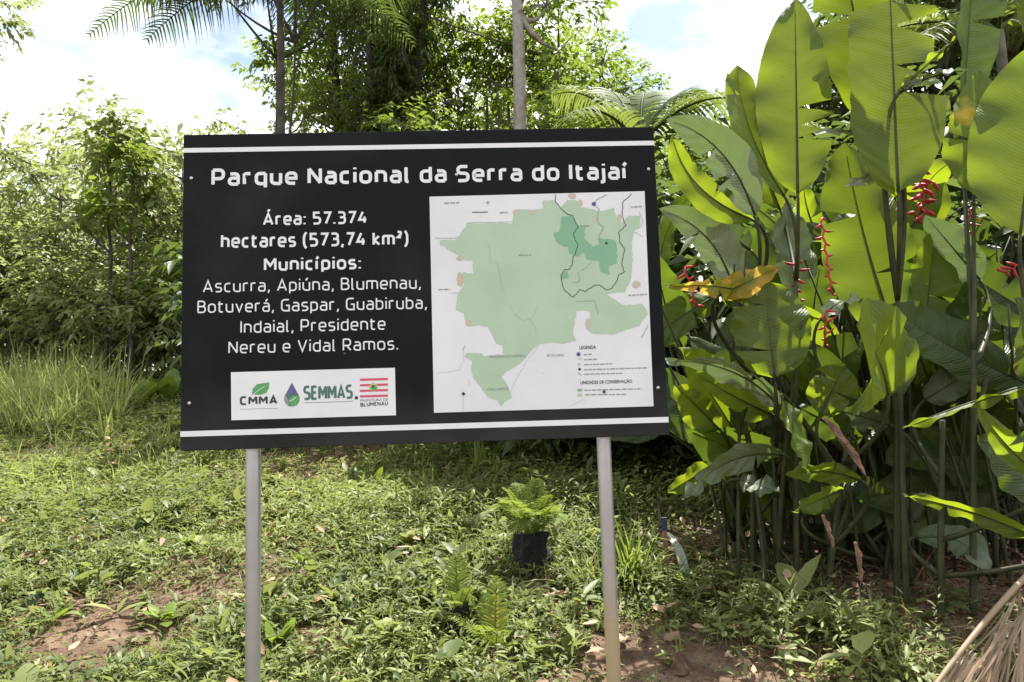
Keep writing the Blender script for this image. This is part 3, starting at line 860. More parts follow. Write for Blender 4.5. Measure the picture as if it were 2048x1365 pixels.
g = Geo()
rosettes(g, LANCE, 11000, 2.2, 4.4, (4, 8), (.018, .045), (.32, .55), (.02, .11), pw=.85)
rosettes(g, LANCE, 17000, 2.2, 4.4, (4, 8), (.025, .06), (.13, .24), (.02, .13), pw=.85, lift=1.1)
rosettes(g, OVAL, 6000, 2.2, 4.4, (3, 6), (.012, .028), (.55, .85), (.02, .08), pw=.85)
rosettes(g, LANCE, 14000, 4.2, 7.2, (4, 8), (.022, .055), (.3, .5), (.03, .14), pw=.9)
rosettes(g, KITE, 24000, 4.2, 7.2, (4, 8), (.03, .075), (.14, .26), (.03, .16), pw=.9, lift=1.1)
rosettes(g, KITE, 22000, 6.8, 11.5, (5, 8), (.04, .085), (.32, .5), (.05, .18))
rosettes(g, KITE, 15000, 6.8, 11.5, (5, 8), (.05, .11), (.15, .25), (.05, .2), lift=1.1)
rosettes(g, LANCE, 900, 2.2, 8, (4, 9), (.07, .14), (.2, .4), (.03, .12), lift=.9)
rosettes(g, OVAL, 500, 2.2, 8, (4, 7), (.05, .09), (.5, .7), (.03, .10), lift=.7)
cover = g.build('ground_cover', M['cover'], smooth=True)
tag(cover, 'low leafy weeds carpeting the sunny slope below the board', 'ground cover', kind='stuff')

def grass(g, n, y0, y1, Lr, wr, spread, pw=1.0, dens=True, tuft=7, xa=1.02, lim=None):
    x, y = scatter(n, y0, y1, xa, pw)
    n = len(x); k = np.ones(n, bool)
    if dens: k = rng.random(n) < cover_density(x, y)
    if lim is not None: k &= lim(x, y)
    x, y = x[k], y[k]; n = len(x)
    idx = np.repeat(np.arange(n), rng.integers(2, tuft, n)); m = len(idx)
    az = rng.random(m) * 2 * np.pi
    el = np.clip(rng.normal(1.1, spread, m), .25, 1.5)
    ax = np.stack([np.cos(az) * np.cos(el), np.sin(az) * np.cos(el), np.sin(el)], -1)
    sd = np.stack([-np.sin(az), np.cos(az), np.zeros(m)], -1)
    nv = np.cross(sd, ax)
    px, py = x[idx] + rng.normal(0, .015, m), y[idx] + rng.normal(0, .015, m)
    L = (Lr[0] + (Lr[1] - Lr[0]) * rng.random(n) ** 1.5)[idx] * rng.uniform(.6, 1.1, m)
    leaves(g, BLADE, np.stack([px, py, gz(px, py) - .01], -1), ax, nv, L, rng.uniform(*wr, m), rng.uniform(.15, .8, m), np.clip(rng.normal(.5, .25, m), 0, 1.2))
g = Geo()
grass(g, 12000, 2.2, 4.6, (.05, .20), (.0035, .007), .4, .85)
grass(g, 11000, 4.4, 7.5, (.07, .22), (.005, .010), .4)
grass(g, 9000, 7.2, 11.5, (.12, .30), (.008, .014), .3)
tag(g.build('short_grass', M['grass']), 'short grass blades scattered among the weeds', 'grass', kind='stuff')
g = Geo()
grass(g, 9000, 6.8, 10.4, (.5, 1.3), (.010, .018), .22, dens=False, tuft=9, xa=.9, lim=lambda x, y: (x < -.545 * y + (vnoise(y * 2, x * 2) - .5) * 1.4) & (y > 6.7))
grass(g, 2600, 4.9, 9.2, (.18, .5), (.007, .013), .3, dens=True, tuft=9, xa=.8, lim=lambda x, y: (vnoise(x * 1.1 + 40, y * 1.1) > .60) & (x < .17 * y))
tag(g.build('tall_grass', M['tallgrass']), 'tall pale grass standing in front of the shrubs at left', 'grass', kind='stuff')

# dead leaf litter
g = Geo()
x, y = scatter(6500, 2.2, 8.5, pw=.8)
k = rng.random(len(x)) < .25 + .75 * (1 - cover_density(x, y)); x, y = x[k], y[k]; n = len(x)
az = rng.random(n) * 6.28
leaves(g, LANCE, np.stack([x, y, gz(x, y) + rng.uniform(.004, .03, n)], -1), np.stack([np.cos(az), np.sin(az), rng.normal(0, .25, n)], -1), rdir(n, 1.4), rng.uniform(.02, .06, n), rng.uniform(.008, .026, n), rng.uniform(-.2, .3, n), rng.random(n))
x, y = scatter(700, 2.2, 8.5, pw=.85); n = len(x); az = rng.random(n) * 6.28
leaves(g, LANCE, np.stack([x, y, gz(x, y) + rng.uniform(.03, .09, n)], -1), np.stack([np.cos(az), np.sin(az), rng.normal(0, .3, n)], -1), rdir(n, 1.4), rng.uniform(.03, .085, n), rng.uniform(.015, .04, n), rng.uniform(-.2, .4, n), rng.uniform(.3, 1.1, n))
tag(g.build('leaf_litter', M['litter']), 'small brown dead leaf scraps on the bare soil', 'leaf litter', kind='stuff')
g = Geo()
x, y = scatter(24000, 2.2, 7.0, pw=.8)
k = rng.random(len(x)) < .04 + .9 * (1 - cover_density(x, y)) ** 2; x, y = x[k], y[k]; n = len(x)
O8 = np.array([(1, 0, 0), (-1, 0, 0), (0, 1, 0), (0, -1, 0), (0, 0, 1), (0, 0, -1)], float)
OF = np.array([(0, 2, 4), (2, 1, 4), (1, 3, 4), (3, 0, 4), (2, 0, 5), (1, 2, 5), (3, 1, 5), (0, 3, 5)])
sz = np.exp(rng.normal(-5.0, .5, n))
V = np.stack([x, y, gz(x, y)], -1)[:, None] + O8[None] * sz[:, None, None] * rng.uniform(.5, 1.3, (n, 6, 1)) + rng.normal(0, .15, (n, 6, 3)) * sz[:, None, None]
g.add(V.reshape(-1, 3), [((np.arange(n) * 6)[:, None, None] + OF[None]).reshape(-1, 3)])
tag(g.build('soil_clods', M['soil'], smooth=False), 'crumbs and clods of brown soil on the bare patches', 'soil', kind='stuff')
# dry stalks under the heliconias
g = Geo()
n = 2600
x = rng.uniform(.75, 3.2, n); y = rng.uniform(2.6, 4.6, n); kk = x > .55 + .22 * (y - 2.5); x, y = x[kk], y[kk]; n = len(x)
az = rng.random(n) * 6.28; el = np.abs(rng.normal(0.1, .35, n))
leaves(g, BLADE, np.stack([x, y, gz(x, y) + .01], -1), np.stack([np.cos(az) * np.cos(el), np.sin(az) * np.cos(el), np.sin(el)], -1), rdir(n, 1), rng.uniform(.08, .32, n), rng.uniform(.003, .012, n), rng.uniform(0, .5, n), rng.random(n) * .6)
tag(g.build('dry_stalks', M['litter']), 'fallen dry stalks lying in the shade under the heliconias', 'dry stalks', kind='stuff')

# big fallen leaves, each a thing
def fallen(px, py, L, W, az, label, tilt=.2, tint=.7, group=None):
    p = G(px, py)
    n = 9
    s = np.linspace(0, 1, n); v = np.linspace(-1, 1, 5)
    wd = W / 2 * np.sin(np.pi * s ** .8) ** .8
    r = np.random.default_rng(int(px * 7 + py))
    X = np.repeat(((s - .5) * L)[:, None], 5, 1); Yv = wd[:, None] * v[None]
    Z = .25 * np.abs(Yv) + .25 * L * ((s - .5) ** 2)[:, None] + r.normal(0, .004, X.shape) + .02 + (s[:, None] - .3) * tilt * L
    c, sn = math.cos(az), math.sin(az)
    V = np.stack([c * X - sn * Yv, sn * X + c * Yv, Z], -1) + p
    i = np.arange(n - 1)[:, None] * 5; j = np.arange(4)[None]
    Q = np.stack([i + j, i + j + 1, i + 6 + j, i + 5 + j], -1).reshape(-1, 4)
    root = Geo().add(V.reshape(-1, 3) - p, [Q], 0, tint)
    o = root.build('fallen_leaf', M['litter']); o.location = p
    tag(o, label, 'fallen leaf', group or 'large fallen leaves on the slope')
fallen(640, 1216, .13, .10, .3, 'large curled tan fallen leaf, the biggest one on the weeds right of the left post', .45, .95)
fallen(660, 1275, .09, .06, 1.0, 'pale fallen leaf just below the biggest tan leaf', .2, .9)
fallen(100, 1345, .10, .06, 1.3, 'straw coloured fallen leaf at the bottom left edge of the slope', .3, 1.0)
fallen(15, 1050, .14, .10, .2, 'pinkish fallen leaf at the far left edge of the slope', .3, .85)
fallen(690, 1365, .09, .06, .5, 'small tan fallen leaf at the bottom edge between the posts', .2, .8)
fallen(220, 912, .22, .14, .4, 'orange brown fallen leaf in the grass below the left end of the board', .3, .6)
fallen(1110, 1200, .12, .06, .1, 'long tan fallen leaf on bare soil left of the right post', .1, .75)
fallen(1345, 1290, .09, .05, .8, 'tan fallen leaf on bare soil right of the right post', .2, .7)
fallen(1590, 1262, .13, .07, .2, 'brown fallen leaf in the shade under the heliconias', .1, .45)
fallen(740, 1020, .13, .09, .9, 'small tan fallen leaf among bright weeds midway between the posts', .3, .7)
fallen(1046, 898, .22, .15, 1.2, 'brown dry leaf standing under the bottom edge of the board', .9, .35)
fallen(35, 1165, .13, .08, .1, 'tan fallen leaf lying on soil at the left edge, below the pinkish one', .2, .9)
fallen(160, 1050, .12, .08, .6, 'tan fallen leaf at the head of the bare soil patch at left', .2, .8)
fallen(1240, 1290, .07, .05, 2.0, 'small pale fallen leaf against the foot of the right post', .2, 1.0)

# ------------------------------------------------------------------ small plants
def weed(px, py, n, L, W, label, name='broadleaf_weed', cat='weed', m='lightleaf', el=(.3, 1.2), droop=.35, tpl=None, group=None, Y=None, h=0):
    p = G(px, py) if Y is None else np.array([P(px, py, Y)[0], Y, gz(P(px, py, Y)[0], Y)])
    root = thing(name, label, cat, p, group)
    az = np.arange(n) * 2.4 + rng.random(n); e = rng.uniform(*el, n)
    ax = np.stack([np.cos(az) * np.cos(e), np.sin(az) * np.cos(e), np.sin(e)], -1)
    sd = np.stack([-np.sin(az), np.cos(az), np.zeros(n)], -1); nv = np.cross(sd, ax)
    g = Geo()
    hh = np.linspace(.25, 1, n) * h
    leaves(g, tpl or OVAL, p + np.stack([np.zeros(n), np.zeros(n), hh], -1) + ax * .01, ax, nv, rng.uniform(.7, 1.1, n) * L, W, droop, rng.uniform(.4, 1, n))
    g.build('foliage', M[m], root)
    if h:
        Geo().add(*tube([p - [0, 0, .03], p + [0, 0, h * .5], p + [.005, 0, h]], [.006, .005, .003], 6)).build('stem', M['stem'], root)
    return root
weed(740, 985, 12, .26, .085, 'bright yellow green broadleaf weed under the middle of the board', el=(.5, 1.2))
weed(1137, 1308, 8, .14, .05, 'broadleaf seedling with blue green leaves left of the right post foot', m='cover', el=(.3, 1.1))
weed(190, 770, 7, .85, .25, 'big broadleaf plant with upright bright leaves behind the left lawn', el=(.6, 1.35), Y=8.3, tpl=OVAL)
weed(272, 775, 7, .8, .24, 'bright broadleaf plant beside the left edge of the board', el=(.5, 1.3), Y=8.4)
weed(335, 770, 6, .7, .2, 'broadleaf plant half hidden by the left edge of the board', el=(.5, 1.3), Y=8.5)
weed(120, 725, 6, .65, .2, 'broadleaf plant standing in the tall grass at far left', el=(.5, 1.3), Y=8.6)
weed(1205, 1195, 6, .10, .035, 'tiny seedling beside the right post', m='cover')
weed(555, 1290, 7, .15, .055, 'bright single weed just right of the left post', el=(.5, 1.3))
weed(600, 1130, 7, .13, .05, 'small bright weed on the bare soil patch right of the left post', el=(.4, 1.2))
weed(290, 1110, 8, .16, .045, 'dark narrow weed on the bare soil left of the left post', m='cover', el=(.2, .9))
weed(375, 1100, 9, .15, .025, 'bright grassy weed left of the left post', el=(.7, 1.3), tpl=LANCE)
weed(110, 1240, 9, .13, .03, 'light green weed at the lower left corner of the slope', el=(.4, 1.2), tpl=LANCE)
weed(330, 1245, 8, .14, .05, 'bright leafy weed near the foot of the left post', el=(.4, 1.1))
seed_spots = ((1425, 1170), (1480, 1190), (1465, 1235), (1400, 1205), (1520, 1215), (1440, 1275), (1500, 1290), (1560, 1310), (1395, 1130))
for px, py in seed_spots:
    weed(px, py, 7, .07, .042, 'low round leaved seedling in the shade in front of the heliconias', 'seedling', 'seedling', 'cover', (.1, .7), .3, OVAL, 'seedlings in front of the heliconias', h=.07)

def tuft(px, py, n, L, W, label, m='grass', lean=.35, tint=(.4, 1), Y=None):
    p = G(px, py) if Y is None else np.array([P(px, py, Y)[0], Y, gz(P(px, py, Y)[0], Y)])
    root = thing('grass_tuft', label, 'grass tuft', p, 'tall grass tufts')
    az = rng.random(n) * 6.28; e = np.clip(rng.normal(1.15, lean, n), .35, 1.5)
    ax = np.stack([np.cos(az) * np.cos(e), np.sin(az) * np.cos(e), np.sin(e)], -1)
    sd = np.stack([-np.sin(az), np.cos(az), np.zeros(n)], -1)
    g = Geo()
    q = p + np.stack([rng.normal(0, .03, n), rng.normal(0, .03, n), np.full(n, -.01)], -1)
    leaves(g, BLADE6, q, ax, np.cross(sd, ax), rng.uniform(.5, 1.1, n) * L, rng.uniform(.7, 1.2, n) * W, rng.uniform(.2, .9, n), rng.uniform(*tint, n))
    g.build('blades', M[m], root)
tuft(1262, 1170, 130, .52, .013, 'big arching grass tuft just right of the right post', 'fern')
tuft(1190, 1185, 80, .45, .011, 'arching grass tuft behind and left of the right post', 'grass')
tuft(1310, 1195, 50, .34, .009, 'thin dark grass tuft between the right post and the marker stake', 'grass', tint=(.1, .6))
tuft(850, 1000, 45, .35, .011, 'loose grass tuft below the left end of the map', 'grass')
tuft(960, 960, 45, .55, .02, 'grass tuft with long pale blades under the map', 'fern')
tuft(500, 1340, 30, .2, .007, 'fine grass tuft hugging the left post', 'grass')
tuft(440, 1310, 26, .2, .006, 'fine grass tuft left of the left post', 'grass')
tuft(1010, 930, 45, .6, .012, 'dark arching grass tuft under the lower edge of the map', 'darkleaf')
tuft(330, 900, 40, .5, .014, 'pale grass tuft at the lower left corner of the board', 'tallgrass')
tuft(215, 880, 40, .55, .014, 'pale leaning grass tuft on the left lawn', 'tallgrass')

def frond_pts(b, az, el, L, droop, n=16):
    s = np.linspace(0, 1, n)
    d = np.array([math.cos(az) * math.cos(el), math.sin(az) * math.cos(el), math.sin(el)])
    p = b + np.outer(s * L, d); p[:, 2] -= droop * L * s ** 2
    return p

def pinnate(g, pts, n, Lmax, W, tpl=LANCE, up=.25, droop=.15, fwd=.35, mat=0, tint=(.3, 1), start=.12, flat_n=None, r=rng, prof=None):
    """leaflet pairs along a rachis"""
    k = len(pts)
    s = np.linspace(start, 1, n)
    q = np.stack([np.interp(s, np.linspace(0, 1, k), pts[:, i]) for i in range(3)], -1)
    T = nrm(np.gradient(q, axis=0))
    side = nrm(np.cross(T, np.array([0, 0, 1.0]) if flat_n is None else flat_n))
    nv = np.cross(side, T)
    ll = Lmax * (np.sin(np.pi * np.clip(s * .86 + .12, 0, 1)) ** .7 if prof is None else prof(s))
    for sg in (-1, 1):
        ax = nrm(side * sg + T * fwd + nv * up + r.normal(0, .05, (n, 3)))
        leaves(g, tpl, q, ax, nv, np.maximum(ll, .01) * r.uniform(.9, 1.1, n), W, droop, r.uniform(*tint, n), mat)

def fern(px, py, n, L, label, stump=None, els=(.5, 1.2), extra=None, Y=None):
    p = G(px, py)
    root = thing('fern', label, 'fern', p)
    top = p.copy()
    if stump:
        h, rr = stump
        top = p + [0, 0, h]
        k = 7; th = np.linspace(0, 2 * np.pi, 18, endpoint=False)
        r_ = np.random.default_rng(int(px))
        lv = []
        for i in range(k):
            f = i / (k - 1)
            rad = rr * (1.08 - .12 * f + .25 * max(0, .25 - f)) * (1 + r_.normal(0, .11, 18))
            lv.append(np.stack([rad * np.cos(th), rad * np.sin(th), np.full(18, -.05 + f * (h + .05)) + r_.normal(0, .004 + .010 * (i in (0, k - 1)), 18)], -1))
        V = np.concatenate(lv + [np.array([[0, 0, h * .97]])]) + p
        Q = [(i * 18 + j, i * 18 + (j + 1) % 18, i * 18 + 18 + (j + 1) % 18, i * 18 + 18 + j) for i in range(k - 1) for j in range(18)]
        T3 = [((k - 1) * 18 + j, (k - 1) * 18 + (j + 1) % 18, k * 18) for j in range(18)]
        Geo().add(V, [np.array(Q), np.array(T3)]).build('stump', M['stump'], root, False)
    for i in range(n):
        az = i * 2.4 + rng.random() * .5
        pts = frond_pts(top + [math.cos(az) * .02, math.sin(az) * .02, -.01], az, rng.uniform(*els), L * rng.uniform(.7, 1.1), rng.uniform(.35, .85))
        g = Geo(); g.add(*tube(pts, np.linspace(.0035, .001, len(pts)), 5), 0, .4)
        pinnate(g, pts, 26, L * .2, L * .019, KITE, .1, .2, .35)
        g.build('frond', M['fern'], root)
    for (az, el, LL, yel) in (extra or ()):
        pts = frond_pts(top, az, el, LL, .1)
        g = Geo(); g.add(*tube(pts, np.linspace(.0035, .001, len(pts)), 5), 0, .4)
        fn = np.array([0, -1.0, .2])
        pinnate(g, pts, 15, LL * .26, LL * .045, LANCE, .05, .05, .55, flat_n=fn)
        o = g.build('frond', M['yellowfern' if yel else 'fern'], root)
        if yel: o['label'] = 'yellowed upright frond'
    return root
fern(1066, 1140, 26, .38, 'bright fern growing on a black fibrous stump behind the right post', (.16, .074), (.95, 1.45))
fern(917, 1270, 13, .17, 'small fern on a low black stump below the map', (.10, .045), (.8, 1.35), ((1.3, 1.35, .20, False), (1.8, 1.45, .22, False)))
fern(990, 1298, 12, .30, 'young fern with one yellowed frond in front of the stumps', None, (.7, 1.3), ((1.5, 1.45, .20, True), (1.2, 1.45, .27, False), (2.2, 1.2, .2, False)))
fern(990, 1040, 7, .3, 'small bright fern left of the larger black stump', None, (.4, 1.1))

# marker stake with ribbon
p = G(1333, 1132)
stake = thing('marker_stake', 'short wooden marker stake with blue top and white plastic ribbon right of the right post', 'stake', p)
hs = .215
V, Fs = box(-.0105, .0105, -.009, .009, -.06, hs * .72)
Geo().add(np.array(V) + p, Fs).build('stake', plain('stake_wood', (.20, .09, .055), .8, c2=(.32, .17, .11), scale=30), stake, False)
V, Fs = box(-.011, .011, -.0095, .0095, hs * .72, hs)
Geo().add(np.array(V) + p, Fs).build('painted_top', plain('blue_paint', (.014, .03, .085), .7, c2=(.03, .055, .12), scale=40), stake, False)
ge = G(1386, 1196)
rb = [p + np.array([.010, -.016, .15]), p + np.array([.030, -.03, .12]), p + (ge - p) * .35 + np.array([.022, 0, .115]), p + (ge - p) * .62 + np.array([.016, 0, .06]), p + (ge - p) * .85 + np.array([0, 0, .025]), ge + np.array([.005, 0, .012])]
rb = np.array(rb); k = 24
ti = np.linspace(0, 1, k); C_ = np.stack([np.interp(ti, np.linspace(0, 1, len(rb)), rb[:, i]) for i in range(3)], -1)
wd = .010 + .030 * np.sin(np.pi * np.clip(ti * 1.0 + .02, 0, 1)) ** .8
g = Geo(); vv = np.linspace(-1, 1, 5)
Vr = C_[:, None] + (wd[:, None, None] / 2) * vv[None, :, None] * np.array([1.0, .25, .12]) + np.array([0, -1, .2]) * (.006 * np.cos(vv * 4 + 1)[None, :, None] * np.sin(ti * 14)[:, None, None])
i = np.arange(k - 1)[:, None] * 5; j = np.arange(4)[None]
g.add(Vr.reshape(-1, 3), [np.stack([i + j, i + j + 1, i + 6 + j, i + 5 + j], -1).reshape(-1, 4)], 0, .8)
g.build('ribbon', foliage('white_plastic', (.26, .28, .23), (.38, .40, .33), (.5, .52, .4), .35, .4, .4), stake)

# dry palm frond lying at bottom right
p = G(1990, 1330)
dry = thing('dry_palm_frond', 'dry brown palm frond leaning in from the bottom right corner', 'palm frond', p)
a, b = P(2120, 1090, 2.6), P(1850, 1400, 2.25)
pts = bez(a, (a + b) / 2 + np.array([0, 0, .05]), b, 14)
Geo().add(*tube(pts, np.linspace(.011, .007, 14), 8), 0, .8).build('rachis', M['dryfrond'], dry)
g = Geo(); n = 70
s = rng.uniform(.0, .8, n); o0 = a + np.outer(s, b - a)
dr = nrm((b - a) + np.outer(rng.uniform(-.05, 1.0, n), np.array([.55, -.05, -.42])) + rng.normal(0, .05, (n, 3)))
leaves(g, BLADE6, o0 + np.outer(rng.random(n), np.array([.06, -.03, -.02])), dr, np.array([0, -1, .6]) + rng.normal(0, .5, (n, 3)), rng.uniform(.35, .75, n), rng.uniform(.006, .014, n), rng.uniform(.0, .25, n), rng.uniform(.1, 1, n))
g.build('leaflets', M['dryfrond'], dry)

# ------------------------------------------------------------------ heliconias
def blade(base, tip, W, bend=(0, 0, 0), fold=.25, roll=0., tears=(), wav=.012, seed=0, face=(0, -1, .12), prof=(.55, .82)):
    r = np.random.default_rng(seed)
    base, tip = np.array(base), np.array(tip)
    nS, nV = 34, 7
    C = bez(base, (base + tip) / 2 + np.array(bend) * 2, tip, nS)
    T = nrm(np.gradient(C, axis=0))
    Fv = np.array(face, float)
    side = nrm(np.cross(T, Fv)); nv = np.cross(side, T)
    ro = np.broadcast_to(np.linspace(roll, roll + r.normal(0, .12), nS), (nS,))[:, None]
    side, nv = side * np.cos(ro) + nv * np.sin(ro), nv * np.cos(ro) - side * np.sin(ro)
    s = np.linspace(0, 1, nS)
    pk = prof[0] / (prof[0] + prof[1])
    wd = W / 2 * (s ** prof[0] * (1 - s) ** prof[1]) / (pk ** prof[0] * (1 - pk) ** prof[1])
    Ltot = np.linalg.norm(tip - base)
    g = Geo(); v = np.linspace(0, 1, nV)
    ph = r.random(4) * 6.28
    for sg in (-1, 1):
        cuts = sorted([int(t[1] * (nS - 1)) for t in tears if t[0] == sg])
        seg = [0] + cuts + [nS - 1]
        for a, b in zip(seg[:-1], seg[1:]):
            if b - a < 1: continue
            rows = np.arange(a, b + 1)
            ofs = r.normal(0, .10) if len(cuts) else 0
            shr = r.uniform(.7, 1.03) if len(cuts) else 1
            ga = .035 * Ltot if a > 0 else 0; gb = .035 * Ltot if b < nS - 1 else 0
            f = (rows - a) / max(1, b - a)
            along = ga * (1 - f) - gb * f
            wv = wav * (np.sin(s[rows] * 13 + ph[0] + sg) + .6 * np.sin(s[rows] * 29 + ph[1] * sg))
            jag = 1 + (r.normal(0, .02, len(rows)) if len(cuts) else r.normal(0, .006, len(rows)))
            cf, sf = math.cos(fold), math.sin(fold)
            dw = wd[rows, None] * v[None] * shr * jag[:, None]
            V = (C[rows][:, None] + side[rows][:, None] * (sg * dw * cf)[..., None]
                 + nv[rows][:, None] * (dw * sf + (wv[:, None] + ofs * W * .5) * v[None] ** 1.6 - .15 * dw * v[None])[..., None]
                 + T[rows][:, None] * (along[:, None] * v[None] + .12 * dw * v[None] * (1 - s[rows, None]))[..., None])
            m = len(rows)
            i = np.arange(m - 1)[:, None] * nV; j = np.arange(nV - 1)[None]
            Q = np.stack([i + j, i + j + 1, i + nV + j + 1, i + nV + j], -1).reshape(-1, 4)
            if sg < 0: Q = Q[:, ::-1]
            uv = np.stack([np.repeat(s[rows][:, None], nV, 1) * Ltot, np.repeat(sg * v[None], m, 0)], -1)
            g.add(V.reshape(-1, 3), [Q], 0, .5, uv.reshape(-1, 2) + 1e-4)
    k = 12
    ii = np.linspace(0, nS - 3, k).astype(int)
    g.add(*tube(C[ii] - nv[ii] * .002, np.linspace(.0065, .0015, k), 6), 1)
    return g, C

NLEAF = [0]
def add_leaf(root, node, spec):
    bx, by, bY, tx, ty, tY, wpx, mt = spec[:8]
    kw = dict(spec[8]) if len(spec) > 8 else {}
    b, t = P(bx, by, bY), P(tx, ty, tY)
    if 'bpx' in kw:
        dx, dy, dY = kw.pop('bpx'); m0 = P((bx + tx) / 2, (by + ty) / 2, (bY + tY) / 2); m1 = P((bx + tx) / 2 + dx, (by + ty) / 2 + dy, (bY + tY) / 2 + dY)
        kw['bend'] = m1 - m0
    lab = kw.pop('label', None)
    NLEAF[0] += 1
    rr = np.random.default_rng(NLEAF[0])
    if rr.random() < .7:
        kw['tears'] = tuple(kw.get('tears', ())) + tuple((int(rr.choice([-1, 1])), float(rr.uniform(.25, .9))) for _ in range(rr.integers(1, 3)))
    kw.setdefault('seed', NLEAF[0] * 13)
    g, C = blade(b, t, wpx * (bY + tY) / 2 / F, **kw)
    o = g.build('leaf', [M[mt], M['midrib']], root)
    if lab: o['label'] = lab
    d0 = nrm(C[0] - C[1])
    L = np.linalg.norm(b - node)
    pts = bez(b, b + d0 * min(L * .4, .14) + np.array([0, 0, -.04 * L]), node, 12)
    g = Geo().add(*tube(pts, np.linspace(.006, .011, 12), 8))
    pt = g.build('petiole', M['darkstem'], o)
    return o

def shoot(label, bx, by, topz_px, leavesl, group='tall heliconia shoots', Y=None, lean=0, r0=.0135, leafnode=None):
    p = G(bx, by) if Y is None else np.array([P(bx, by, Y)[0], Y, gz(P(bx, by, Y)[0], Y)])
    root = thing('heliconia_plant', label, 'heliconia', p, group)
    topx, topy = topz_px
    top = P(topx, topy, p[1] + lean)
    pts = bez(p - [0, 0, .05], (p + top) / 2 + [0, 0, .05], top, 14)
    Geo().add(*tube(pts, np.linspace(r0, .010, 14), 10)).build('stem', M['darkstem'], root)
    for sp in leavesl:
        # petiole leaves the stem a little below the leaf
        b = P(sp[0], sp[1], sp[2])
        dz = b[2] - max(.28, .9 * np.linalg.norm((b - pts[-1])[:2]))
        zz = pts[:, 2]
        kx = int(np.clip(np.searchsorted(zz, dz), 3, 13))
        add_leaf(root, pts[kx], sp)
    return root, top

def spike(root, p0, p1, n, size, seed=0, label=None):
    """zigzag red bracts on a hanging stalk"""
    r = np.random.default_rng(seed)
    t = np.linspace(0, 1, n)
    C = p0 + np.outer(t, p1 - p0)
    ax = nrm(p1 - p0); sd = nrm(np.cross(ax, [0, 1.0, 0]))
    C = C + np.outer((-1.0) ** np.arange(n) * size * .12, sd)
    g = Geo(); g.add(*tube(C, .0045, 6))
    for i in range(n):
        sg = (-1) ** i
        d = nrm(sd * sg * .9 + ax * r.uniform(.1, .9) + r.normal(0, .35, 3))
        L = size * (1 - .45 * i / n) * r.uniform(.5, 1.15)
        s = np.linspace(0, 1, 7)
        cc = C[i] + np.outer(s * L, d) + np.outer(-.25 * L * s ** 2, ax)
        g.add(*tube(cc, np.maximum(.0085 * size / .07 * np.sin(np.pi * np.clip(.25 + s * .75, 0, 1)) ** .9, .0008), 7))
    o = g.build('flower_spike', M['red'], root)
    return o

up = lambda **k: k
A, _ = shoot('tall heliconia with one huge upright leaf whose tip touches the top edge', 1592, 1178, (1592, 560), [
    (1596, 388, 3.15, 1590, -4, 3.25, 165, 'h_mid', up(fold=.18, roll=.12, tears=((1, .30), (1, .36)), prof=(.55, .72))),
    (1568, 392, 3.25, 1476, 130, 3.35, 150, 'h_mid', up(fold=.35, roll=-.3, bpx=(-22, 0, 0))),
    (1560, 420, 3.5, 1455, 146, 3.6, 110, 'h_mid', up(fold=.3, roll=.4)),
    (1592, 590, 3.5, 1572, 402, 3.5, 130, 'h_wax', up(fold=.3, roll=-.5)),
])
B, _ = shoot('tallest heliconia with a torn shredded leaf running off the top edge', 1792, 1200, (1795, 600), [
    (1797, 385, 2.95, 1775, -150, 3.1, 225, 'h_mid', up(fold=.12, roll=-.05, tears=((1, .38), (1, .48), (1, .62), (1, .70), (1, .80), (-1, .72)), prof=(.5, .66), wav=.01)),
    (1752, 245, 3.2, 1668, -180, 3.3, 200, 'h_mid', up(fold=.2, roll=.1, tears=((1, .2),))),
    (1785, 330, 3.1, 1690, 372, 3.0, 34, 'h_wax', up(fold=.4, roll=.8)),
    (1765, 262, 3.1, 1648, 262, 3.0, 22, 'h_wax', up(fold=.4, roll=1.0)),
    (1800, 180, 2.95, 1912, 75, 2.8, 20, 'h_bright', up(fold=.5, roll=.6)),
    (1800, 185, 2.95, 1935, 142, 2.75, 22, 'h_grey', up(fold=.5, roll=.8, bpx=(0, -12, 0))),
])
C_, _ = shoot('heliconia with a broad pale yellow green leaf in the middle of the clump', 1812, 1215, (1800, 760), [
    (1793, 672, 3.2, 1690, 285, 3.3, 215, 'h_bright', up(fold=.12, roll=.15, bpx=(-8, 10, 0), prof=(.48, .66))),
    (1848, 668, 3.25, 1870, 462, 3.35, 140, 'h_mid', up(fold=.45, roll=-.25)),
    (1800, 690, 3.3, 1998, 662, 3.2, 60, 'h_mid', up(fold=.3, roll=.5, bpx=(0, -18, 0))),
])
D, _ = shoot('heliconia with a yellow blotched leaf near the right edge', 1945, 1240, (1948, 700), [
    (1948, 392, 3.15, 1958, 142, 3.25, 155, 'h_tip', up(fold=.3, roll=.25, tears=((-1, .45),), label='leaf with a yellow blotch at its tip')),
    (1925, 220, 3.4, 1955, -160, 3.5, 150, 'h_dark', up(fold=.5, roll=-.35)),
    (1945, 640, 3.4, 1690, 455, 3.5, 80, 'h_dark', up(fold=.3, roll=.6)),
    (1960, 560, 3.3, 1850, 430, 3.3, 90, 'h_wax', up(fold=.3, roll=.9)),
])
E_, _ = shoot('heliconia with a huge yellow green leaf cut by the right edge', 2075, 1240, (2072, 700), [
    (2040, 470, 2.85, 2085, 90, 2.95, 235, 'h_bright', up(fold=.15, roll=.2, prof=(.48, .64))),
    (2080, 640, 3.3, 1890, 520, 3.4, 120, 'h_dark', up(fold=.3, roll=.3)),
    (2100, 760, 2.7, 1805, 858, 2.8, 44, 'h_mid', up(fold=.7, roll=1.1, bpx=(0, -6, 0))),
    (2120, 1000, 2.9, 1960, 870, 2.9, 130, 'h_dark', up(fold=.2, roll=-.2)),
])
